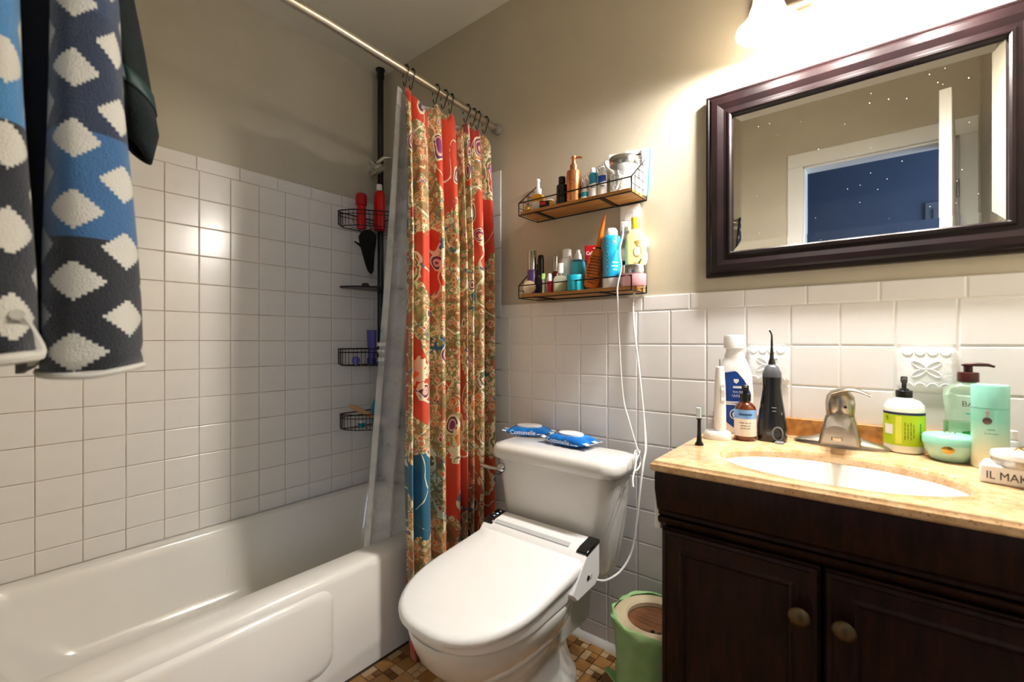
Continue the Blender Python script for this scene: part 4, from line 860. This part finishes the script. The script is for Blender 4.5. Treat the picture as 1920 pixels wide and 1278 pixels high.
for nm, lab, px, m_, yv in (('saline_spray_can', 'white spray can with teal shoulder on the upper shelf', 1112, TEALB, -.085), ('saline_spray_can', 'white spray can with royal blue band near the swab jar', 1129, BLUB, -.078)):
    t = simple_bottle(nm, lab, 'can', at(px, yv, ZU), [('body', PLW, [(.0145, 0), (.0155, .002), (.0155, .07)]), ('shoulder', m_ if m_ is TEALB else PLW, [(.0155, .07), (.0148, .082), (.009, .088)]), ('cap', PLW, [(.009, .088), (.0085, .1), (.006, .104), (.001, .105)])], FACE)
    patch([(-.013, .045), (.013, .052), (.013, .072), (-.013, .07)], 0, m_, 'swoosh', t, (.0155, .0155), 1.0, .0004)
    marks(t, [5], .006, (0, -.0163, .036), mat('navy_print2', '24406a', .5), bend=.016)
t = thing('cotton_pad_sleeve', 'clear plastic sleeve of round white cotton pads leaning along the upper shelf', 'cotton pads', (1.258, -.033, ZU+.028), 0)
CLEAR = mat('clear_film', 'e8e8e6', .15, alpha=.35)
d_ = Vector((.20, -.0, .085)); a0 = Vector((-.12, .0, .0))
q_ = d_.normalized(); 
Mq = q_.to_track_quat('Z', 'Y').to_matrix()
for k in range(22): MB().lathe([(.0265, 0), (.028, .003), (.0265, .006)], a0+d_*(.14+.04*k), 20, M=Mq).build('cotton_pad', mat('cotton', 'f2f1ee', .95), t)
rs = []
for k in range(10): 
    e = k/9; rr = .030+.002*math.sin(4*k) if 0 < k < 8 else (.026 if k == 0 else (.037 if k == 8 else .02)); cc = a0+d_*(.1+1.12*e); rs.append([cc+Mq @ Vector((rr*math.cos(2*PI*j/18)*(1+.06*math.sin(3*j)), rr*math.sin(2*PI*j/18), 0)) for j in range(18)])
MB().rings(rs, False, True).build('sleeve', CLEAR, t)
GLS = mat('jar_glass', 'e6ecec', .04, alpha=.3)
t = simple_bottle('swab_jar', 'clear jar of cotton swabs with brushed silver lid at the right of the upper shelf', 'jar', at(1169, -.078, ZU), [('glass', GLS, [(.033, 0), (.036, .004), (.036, .078)]), ('lid', SILV, [(.0375, .078), (.0385, .08), (.0385, .1), (.036, .103), (.001, .104)])], FACE)
for k in range(24):
    a = random.uniform(0, 6.28); rr = random.uniform(.004, .026); tl_ = random.uniform(-.3, .3)
    p0 = Vector((rr*math.cos(a), rr*math.sin(a), .006+.022*random.random())); p1 = p0+Vector((.02*math.cos(a*3), .02*math.sin(a*3), .035)); p1.x = max(-.024, min(.024, p1.x)); p1.y = max(-.024, min(.024, p1.y))
    MB().tube([p0, p0.lerp(p1, .12), p0.lerp(p1, .18), p0.lerp(p1, .82), p0.lerp(p1, .88), p1], [.0018, .0026, .001, .001, .0026, .0018], 6).build('cotton_swab', MATS['cotton'], t)
t = thing('skincare_box', 'tall white carton with teal edge leaning at the right end of the upper shelf', 'box', (at(1190, -.03, 0)[0], -.019, ZU), R(14), None, R(-3), R(3))
MB().bounds((-.042, -.009, 0), (.036, .009, .155)).build('carton', mat('carton_white', 'ececea', .5), t, bevel=.001); MB().bounds((.0362, -.0092, .0), (.0372, .0092, .155)).build('teal_edge', mat('teal_card', '1aa69a', .5), t)
marks(t, [8], .009, (-.006, -.0096, .138), INK)
for k in range(9): marks(t, [[7, 3, 4, 5], [5, 1, 4, 6], [5, 4, 5], [8, 3, 5]][k % 4], .0036, (-.004, -.0096, .124-.008*k), mat('grey_text', '4a4a4a', .5))
simple_bottle('toothbrush_head_spare', 'spare white brush head tucked behind the carton on the upper shelf', 'brush head', (1.447, -.018, ZU+.1), [('stem', PLW, [(.004, 0), (.004, .03), (.006, .034), (.0065, .048), (.003, .052)])], 0)
# --- lower shelf
simple_bottle('purple_tube', 'purple bottle with silver cap at the left end of the lower shelf', 'bottle', at(998, -.07, ZL), [('body', mat('purple_plastic', '5c4180', .35), [(.017, 0), (.0185, .002), (.0185, .066), (.0165, .068)]), ('cap', SILV, [(.0165, .068), (.0165, .118), (.015, .12), (.001, .1205)])], FACE)
simple_bottle('beige_compact', 'round beige powder disc standing in front of the purple bottle', 'compact', (at(990, -.108, 0)[0], -.100, ZL+.0262), [('case', mat('beige_powder', 'd8c2a2', .6), [(.022, -.005), (.0245, -.003), (.0245, .004), (.022, .006)])], FACE, rx=R(82))
simple_bottle('black_wand_tube', 'tall slim black tube beside the purple bottle on the lower shelf', 'tube', at(1014, -.065, ZL), [('body', BLK, [(.0125, 0), (.0135, .002), (.0135, .05), (.0125, .052)]), ('cap', mat('gloss_cap', '0a0a0a', .15), [(.0128, .052), (.0122, .1), (.010, .11), (.004, .112)])], FACE)
t = simple_bottle('green_brush_head', 'tiny white brush head with green bristles at the front of the lower shelf', 'brush head', at(1019, -.108, ZL), [('stem', PLW, [(.0045, 0), (.0035, .01), (.003, .04)])], FACE)
MB().rings([rrect(-.005, .005, -.003, .003, .002, z) for z in (.038, .058)]).build('head', PLW, t, bevel=.001); MB().rings([rrect(-.0045, .0045, -.009, -.003, .002, z) for z in (.04, .057)]).build('bristles', mat('lime_bristle', '9ccf6a', .7), t)
simple_bottle('lip_gloss', 'short red lip gloss with white cap at the front of the lower shelf', 'lip gloss', at(1031, -.106, ZL), [('body', mat('gloss_red', 'b8182a', .15), [(.0075, 0), (.0082, .002), (.0082, .032)]), ('cap', PLW, [(.0078, .032), (.0072, .05), (.004, .054)])], FACE)
simple_bottle('white_tub', 'short plain white bottle behind the lip gloss on the lower shelf', 'bottle', at(1029, -.045, ZL), [('body', PLW, [(.013, 0), (.014, .002), (.014, .06), (.011, .064)])], FACE)
simple_bottle('nail_polish', 'dark red bottle with tall chrome cap on the lower shelf', 'bottle', at(1042, -.06, ZL), [('body', mat('wine_glass', '5a1512', .1), [(.014, 0), (.015, .002), (.015, .055), (.009, .062)]), ('cap', SILV, [(.010, .062), (.0095, .105), (.008, .107), (.001, .1075)])], FACE)
t = simple_bottle('perfume_bottle', 'square clear perfume bottle with white cap and yellow liquid', 'perfume', at(1051, -.100, ZL), [('cap', PLW, [(.0095, .052), (.0095, .08), (.001, .081)]), ('neck', SILV, [(.007, .046), (.007, .053)])], FACE)
MB().rings([rrect(-.022+i, .022-i, -.013+i, .013-i, .004, z) for i, z in ((.001, 0), (0, .002), (0, .036), (.004, .043), (.012, .047))]).build('glass', mat('perfume_glass', 'dcdcc8', .05, alpha=.45), t); MB().rings([rrect(-.019, .019, -.010, .010, .003, z) for z in (.003, .028)]).build('liquid', mat('perfume_yellow', 'c2b23a', .1), t)
simple_bottle('white_spray_bottle', 'large round shouldered white bottle behind the perfume', 'bottle', at(1063, -.045, ZL), [('body', PLW, [(.022, 0), (.0235, .003), (.0235, .082), (.019, .097), (.0155, .101)]), ('cap', PLW, [(.0155, .101), (.0155, .122), (.014, .124), (.001, .1245)])], FACE)
TQ = mat('turquoise_plastic', '1fa8c0', .3, noise=(14, .1, None))
simple_bottle('turquoise_bottle', 'turquoise bottle with white spray nozzle behind the turquoise jar', 'bottle', at(1084, -.052, ZL), [('body', mat('turquoise_clear', '3fb0c4', .2), [(.025, 0), (.027, .003), (.027, .07), (.024, .082)]), ('band', mat('dark_teal_band', '0f6a88', .3), [(.022, .082), (.022, .088)]), ('nozzle', PLW, [(.013, .088), (.011, .104), (.007, .108), (.0065, .116), (.001, .117)])], FACE)
t = simple_bottle('turquoise_jar', 'wide turquoise jar at the front of the lower shelf', 'jar', at(1079, -.104, ZL), [('body', TQ, [(.025, 0), (.0265, .003), (.0265, .03)]), ('lid', mat('turquoise_lid', '17a0ba', .35), [(.028, .03), (.028, .046), (.027, .0475), (.001, .048)])], FACE)
t = thing('toothpaste_tube', 'red toothpaste tube standing on its cap behind the orange brush', 'toothpaste', at(1112, -.032, ZL), FACE)
MB().lathe([(.015, 0), (.0155, .002), (.0145, .022)], n=24).build('cap', PLW, t)
MB().rings([[(a*math.cos(2*PI*j/24), b2*math.sin(2*PI*j/24), z) for j in range(24)] for a, b2, z in ((.014, .014, .022), (.02, .018, .03), (.025, .012, .08), (.028, .002, .122), (.028, .0015, .13))]).build('tube', mat('toothpaste_red', 'c01820', .3), t)
text(t, 'Colgate', .0145, (-.001, -.0078, .107), WHITE, sx=.95, bold=.0004); marks(t, [5], .005, (.006, -.0068, .121), WHITE)
# orange round hair brush leaning
t = thing('hair_brush', 'orange hair brush leaning upright beside the blue spray can', 'brush', (at(1108, -.088, 0)[0], -.090, ZL+.006), FACE, None, 0, R(11))
ORG = mat('orange_plastic', 'e0761a', .3)
MB().rings([[(a*math.cos(2*PI*j/22), b2*math.sin(2*PI*j/22), z) for j in range(22)] for a, b2, z in ((.018, .010, 0), (.023, .013, .006), (.026, .014, .04), (.023, .013, .075), (.014, .010, .092), (.009, .008, .10))]).build('head', ORG, t, ang=60)
MB().tube([(0, 0, .098), (0, 0, .12), (0, 0, .16), (0, 0, .185)], [.0085, .0078, .0055, .002], 12).build('handle', ORG, t)
MB().lathe([(.0098, .097), (.0098, .101)], n=16).build('ring', BLK, t)
bs = MB()
for i in range(9):
    for j in range(10):
        x = -.018+.0045*i; z = .012+.0072*j
        if abs(x) < .022-.012*abs(z-.042)/.042: bs.tube([(x, -.009, z), (x*1.08, -.0185, z)], .0014, 5)
bs.build('bristles', mat('brown_bristle', '3a1c08', .5), t)['kind'] = 'stuff'
t = simple_bottle('blue_spray_can', 'bright blue tall hair spray can with white dome cap and vertical lettering', 'can', at(1147, -.085, ZL), [('base', PLW, [(.0255, 0), (.027, .002), (.027, .026)]), ('body', mat('cyan_can', '12a0d0', .25, coat=.3), [(.027, .026), (.027, .118), (.0245, .128), (.018, .132)]), ('cap', PLW, [(.0175, .132), (.017, .144), (.012, .15), (.001, .151)])], FACE)
text(t, 'MOROCCANOIL', .0125, (-.0272*math.sin(.45), -.0272*math.cos(.45), .076), mat('pale_cyan_print', 'a8def0', .5), roll=R(90), rz=-.45)
text(t, 'M', .017, (.0274*math.sin(.3), -.0274*math.cos(.3), .111), mat('copper_letter', 'd8b8a0', .35, metal=.5), rz=.3, bend=.0274)
for k, s_ in enumerate(([7], [8], [5])): marks(t, s_, .005, (.0274*math.sin(.35), -.0274*math.cos(.35), .062-.009*k), WHITE, rz=.35, bend=.0274)
t = thing('navy_box', 'dark navy carton behind the blue spray can on the lower shelf', 'box', at(1168, -.03, ZL), FACE)
MB().bounds((-.018, -.012, 0), (.018, .012, .075)).build('carton', mat('navy_card', '1c3470', .4), t, bevel=.001); MB().bounds((-.018, -.0123, .086-.02), (.018, .0123, .0751)).build('dark_band', BLK, t)
simple_bottle('teal_mini_bottle', 'tiny teal bottle between the blue spray can and the pink jar', 'bottle', at(1163, -.066, ZL), [('body', TQ, [(.009, 0), (.0095, .001), (.0095, .05), (.008, .053), (.001, .054)])], FACE)
t = simple_bottle('pink_cream_jar', 'pink jar with wide silver lid at the right end of the lower shelf', 'jar', at(1188, -.094, ZL), [('body', mat('pink_glass', 'dca6b0', .15, coat=.4), [(.025, 0), (.0275, .003), (.0275, .034)]), ('lid', SILV, [(.0285, .034), (.0285, .055), (.027, .057), (.001, .0575)])], FACE)
t = thing('sunscreen_bottle', 'tall pale yellow flat bottle with yellow cap and fruit drawing on the lower shelf', 'bottle', at(1192, -.040, ZL), FACE)
PYM = mat('pale_yellow', 'ecd48e', .35, noise=(10, .04, None))
MB().rings([ov(.026, .016, 0), ov(.029, .018, .004), ov(.031, .018, .06), ov(.032, .018, .10), ov(.028, .017, .128), ov(.016, .014, .14), ov(.012, .012, .143)]).build('body', PYM, t, ang=60); MB().lathe([(.0135, .143), (.0135, .17), (.0125, .172), (.001, .1725)], n=24).build('cap', mat('yellow_cap', 'e8c43a', .35), t)
MB().tube([(.004+.011*math.cos(2*PI*j/24), -.0187, .088+.013*math.sin(2*PI*j/24)) for j in range(24)], .0008, 5, True).build('fruit_outline', mat('tan_print', 'b08a4a', .5), t)
lf = MB()
for k in range(5): a = R(50+20*k); lf.tube([(.004, -.0187, .102), (.004+.013*math.cos(a), -.0187, .102+.013*math.sin(a))], .0009, 5)
lf.build('leaf_marks', MATS['tan_print'], t); patch([(-.004, .078), (.012, .078), (.012, .098), (-.004, .098)], 0, mat('cream_print', 'f4ecc8', .5), 'fruit_fill', t, (.033, .0185))
marks(t, [3, 3], .006, (.004, -.0189, .06), MATS['tan_print'])
SCALES = {'purple_tube': (1, 1, 1.38), 'black_wand_tube': (1, 1, 1.32), 'white_spray_bottle': (1.05, 1.05, 1.27), 'turquoise_bottle': (1, .9, 1.28), 'turquoise_jar': (1.08, .8, 1.1),
          'toothpaste_tube': (1.05, .8, 1.25), 'hair_brush': (1.1, 1.1, 1.36), 'blue_spray_can': (1.1, 1.1, 1.3), 'sunscreen_bottle': (1.08, .95, 1.34), 'pink_cream_jar': (1.42, 1.0, 1.15),
          'nail_polish': (1, 1, 1.3), 'perfume_bottle': (1.1, .9, 1.25), 'lip_gloss': (1.1, 1.1, 1.25), 'green_brush_head': (1.2, 1.2, 1.2), 'swab_jar': (1.18, 1.0, 1.12), 'yellow_serum_bottle': (1.12, 1.12, 1.0), 'navy_box': (1, 1, 1.25), 'teal_mini_bottle': (1, 1, 1.2)}
for o in list(bpy.data.objects):
    if o.name in SCALES and o.parent is None: o.scale = SCALES[o.name]
# outlet with plugs and two cords
out = thing('wall_outlet', 'white wall outlet plate between the two shelves', 'outlet', (1.395, .002, 1.475))
MB().rings([[(p_[0], y, p_[1]) for p_ in rrect(-.036+i, .036-i, -.058+i, .058-i, .005, 0)] for y, i in ((0, 0), (-.005, 0), (-.008, .003))]).build('plate', PLW, out)
for z in (-.02, .02): MB().rings([[(p_[0], y, p_[1]) for p_ in rrect(-.016, .016, z-.014, z+.014, .008, 0)] for y in (-.008, -.0095)]).build('socket', mat('socket_white', 'dcdcda', .4), out)
def smooth(pts, n=8):
    pts = [Vector(p) for p in pts]; P_ = [pts[0]]+pts+[pts[-1]]; o_ = []
    for i in range(1, len(P_)-2):
        for k in range(n):
            t = k/n; a, b2, c2, d2 = P_[i-1:i+3]
            o_.append(.5*((2*b2)+(-a+c2)*t+(2*a-5*b2+4*c2-d2)*t*t+(-a+3*b2-3*c2+d2)*t**3))
    return o_+[pts[-1]]
CORD = mat('white_cord', 'e4e4e2', .45)
def px3(px, py, Y): return on_y(px, py, Y)
c1 = thing('extension_lead', 'thin white cord draped over the lower shelf front and down to the tank', 'cord', (0, 0, 0))
MB().tube(smooth([(1.385, -.034, 1.457), px3(1168, 440, -.06), px3(1162, 470, -.118), px3(1165, 500, -.13), px3(1158, 535, -.132), px3(1158, 565, -.125), px3(1161, 640, -.05), px3(1168, 740, -.03), px3(1180, 790, -.05), px3(1195, 840, -.06), (1.466, -.09, .727), (1.475, -.14, .705), (1.474, -.16, .66)]), .0024, 8).build('cable', CORD, c1)
MB().rings([rrect(1.372, 1.400, -.036, -.008, .008, z) for z in (1.44, 1.472)]).build('plug', PLW, c1, bevel=.003)
c2 = thing('extension_lead', 'thicker white cord hanging behind the lower shelf and looping to the bidet seat', 'cord', (0, 0, 0))
MB().tube(smooth([(1.45, -.03, 1.385), (1.457, -.012, 1.34), px3(1190, 545, -.008), px3(1188, 600, -.012), px3(1198, 690, -.02), px3(1208, 790, -.03), (1.480, -.075, .74), (1.487, -.11, .70), (1.488, -.14, .62), (1.482, -.15, .53), (1.47, -.16, .44), (1.45, -.19, .39), (1.425, -.235, .372), (1.405, -.27, .382)]), .0034, 8).build('cable', CORD, c2)
MB().rings([rrect(1.438, 1.462, -.036, -.001, .006, z) for z in (1.38, 1.41)]).build('plug', PLW, c2, bevel=.003)
lp = thing('coiled_lead', 'loose coil of white cord tied at the tank lid corner', 'cord', (0, 0, 0))
MB().tube(smooth([(1.470, -.12, .735), (1.478, -.15, .742), (1.482, -.175, .72), (1.480, -.165, .69), (1.476, -.13, .682), (1.474, -.10, .70), (1.470, -.12, .735), (1.483, -.16, .70), (1.492, -.20, .675), (1.50, -.215, .655)]), .0026, 8).build('cable', CORD, lp)

# ------------------------------------------------------------------ towels on the wall rack by the door
rk = thing('towel_rack', 'metal towel pegs on the wall beside the doorway', 'rack', (1.15, -D, 1.80))
MB().bounds((-.25, 0, -.02), (.25, .014, .02)).build('rail', SATIN, rk, bevel=.003)
for dx, ln in ((.06, .2), (-.1, .27)): MB().tube([(dx, .01, 0), (dx, ln*.6, 0), (dx, ln-.02, .005), (dx, ln, .03)], .006, 10).build('peg', SATIN, rk)
def towel_mat(name, bands, pu, pv, w=.56):
    m = bpy.data.materials.new(name); m.use_nodes = True; nt = m.node_tree; N = nt.nodes; L = nt.links; b_ = N['Principled BSDF']; b_.inputs['Roughness'].default_value = .95; b_.inputs['Sheen Weight'].default_value = .3
    uv = N.new('ShaderNodeUVMap'); sp_ = N.new('ShaderNodeSeparateXYZ'); L.new(uv.outputs[0], sp_.inputs[0])
    def mth(op, a, c): 
        x = N.new('ShaderNodeMath'); x.operation = op
        for i, q in enumerate((a, c)):
            if isinstance(q, (int, float)): x.inputs[i].default_value = q
            else: L.new(q, x.inputs[i])
        return x.outputs[0]
    U_ = mth('DIVIDE', sp_.outputs['X'], pu)
    # knitted stair-step edge: quantise v
    V_ = mth('DIVIDE', mth('MULTIPLY', mth('FLOOR', mth('DIVIDE', sp_.outputs['Y'], .0042), 0), .0042), pv)
    A = mth('FRACT', mth('ADD', U_, V_), 0); B = mth('FRACT', mth('SUBTRACT', U_, V_), 0)
    ma = mth('LESS_THAN', mth('ABSOLUTE', mth('SUBTRACT', A, .5), 0), w/2); mb_ = mth('LESS_THAN', mth('ABSOLUTE', mth('SUBTRACT', B, .5), 0), w/2)
    msk = mth('MULTIPLY', ma, mb_)
    rp = N.new('ShaderNodeValToRGB'); rp.color_ramp.interpolation = 'CONSTANT'; e = rp.color_ramp.elements
    while len(e) < len(bands): e.new(.5)
    for el, (p_, c_) in zip(e, bands): el.position = p_; el.color = (*lin(c_), 1)
    mr_ = N.new('ShaderNodeMapRange'); mr_.inputs['From Min'].default_value = 1.0; mr_.inputs['From Max'].default_value = 1.6; L.new(sp_.outputs['Y'], mr_.inputs['Value']); L.new(mr_.outputs[0], rp.inputs[0])
    mx_ = N.new('ShaderNodeMix'); mx_.data_type = 'RGBA'; L.new(msk, mx_.inputs['Factor']); L.new(rp.outputs[0], mx_.inputs['A']); mx_.inputs['B'].default_value = (*lin('b4b0a4'), 1)
    L.new(mx_.outputs['Result'], b_.inputs['Base Color'])
    tn_ = N.new('ShaderNodeTexNoise'); tn_.inputs['Scale'].default_value = 420; bp = N.new('ShaderNodeBump'); bp.inputs['Strength'].default_value = .7; bp.inputs['Distance'].default_value = .003; tcn_ = N.new('ShaderNodeTexCoord'); L.new(tcn_.outputs['Object'], tn_.inputs['Vector']); L.new(tn_.outputs['Fac'], bp.inputs['Height']); L.new(bp.outputs[0], b_.inputs['Normal'])
    return m
def towel_sheet(parent, name, m, plan, zlo, zhi, wfun, cx, cy, n=40, thick=.009, lean=(0, 0)):
    pts = smooth([(x, y, 0) for x, y in plan], 8); ns = len(pts)-1
    def fx(s_, v):
        i = min(ns, int(round(s_*ns))); p_ = pts[i]; z = zlo(s_)*(1-v)+zhi*v; k = wfun((z-1.03)/.7); k *= 1+.035*math.sin(9*s_+7*z)*min(1, (z-1.0)*6)+.025*math.sin(23*s_+14*z)
        return (cx+(p_.x-cx)*k+lean[0]*(z-1.03), cy+(p_.y-cy)*k+lean[1]*(z-1.03), z)
    return sheet(name, m, parent, fx, ns, n, thick)
wf_ = lambda q: max(.18, 1-.5*max(0, q)-.25*max(0, q-.75)*4)
tw = thing('patterned_towel', 'navy, blue and black knitted towel with white diamonds hanging beside the doorway', 'towel', (0, 0, 0))
TM1 = towel_mat('diamond_towel', [(0, '11131a'), (.345, '28527a'), (.58, '18243a'), (.85, '1f2f48')], .088, .092)
towel_sheet(tw, 'front_fold', TM1, [(1.13, -1.355), (1.165, -1.362), (1.205, -1.362), (1.234, -1.35), (1.242, -1.325), (1.236, -1.295), (1.215, -1.273), (1.175, -1.264), (1.135, -1.272), (1.12, -1.29)], lambda s_: 1.030+.012*s_, 1.775, wf_, 1.185, -1.335)
TM2 = towel_mat('diamond_towel_back', [(0, '14161f'), (.55, '376c96'), (.83, '23344f')], .095, .1)
towel_sheet(tw, 'back_fold', TM2, [(1.13, -1.49), (1.18, -1.495), (1.235, -1.47), (1.262, -1.43), (1.258, -1.392), (1.225, -1.376), (1.17, -1.374), (1.13, -1.38)], lambda s_: 1.045+.02*math.sin(4*s_), 1.775, wf_, 1.19, -1.42)
towel_sheet(tw, 'gap_shade_fold', mat('towel_gap_shade', '0d1018', .95, bump=(350, .8)), [(1.150, -1.46), (1.172, -1.40), (1.178, -1.367), (1.170, -1.33), (1.150, -1.28)], lambda s_: 1.045, 1.775, lambda q: .45+.55*wf_(q), 1.175, -1.368)  # dark sheet added between the folds, the gap's shade put into its colour
hem = MB().tube(smooth([(1.165, -1.367, 1.034), (1.205, -1.368, 1.031), (1.239, -1.353, 1.030), (1.2475, -1.325, 1.030), (1.2415, -1.292, 1.036), (1.218, -1.267, 1.04)]), .0042, 8); hem.build('hem', mat('towel_hem', 'b9b6ac', .95), tw)
hem = MB().tube(smooth([(1.235, -1.476, 1.048), (1.268, -1.431, 1.05), (1.264, -1.390, 1.055), (1.228, -1.371, 1.06), (1.235, -1.382, 1.09), (1.266, -1.392, 1.105)]), .007, 8); hem.build('hem', MATS['towel_hem'], tw)
gt = thing('dark_green_towel', 'dark green towel with satin band hanging behind the patterned towel', 'towel', (0, 0, 0))
GRM = mat('dark_green_terry', '061412', .95, noise=(60, .4, None), bump=(350, .8))
def gsh(s_, v):
    a = 2*PI*s_; k = (.62+.38*(1-v)**.8)*min(1, .35+3.2*v+.25*math.sin(a))*(1+.05*math.sin(3*a+6*v)); z = 1.405+.37*v-.03*math.sin(a)*(1-v)
    return (1.075+.04*k*math.cos(a), -1.255+.047*k*math.sin(a)-.055*v, z)
sheet('terry', GRM, gt, gsh, 40, 24, .008)
def gbs(s_, v):
    x, y, z = gsh(s_, .21+v*.07); a = 2*PI*s_; return (x+.0055*math.cos(a), y+.0055*math.sin(a), z)
sheet('satin_band', mat('green_satin', '0e2c2a', .55), gt, gbs, 40, 3, .002)
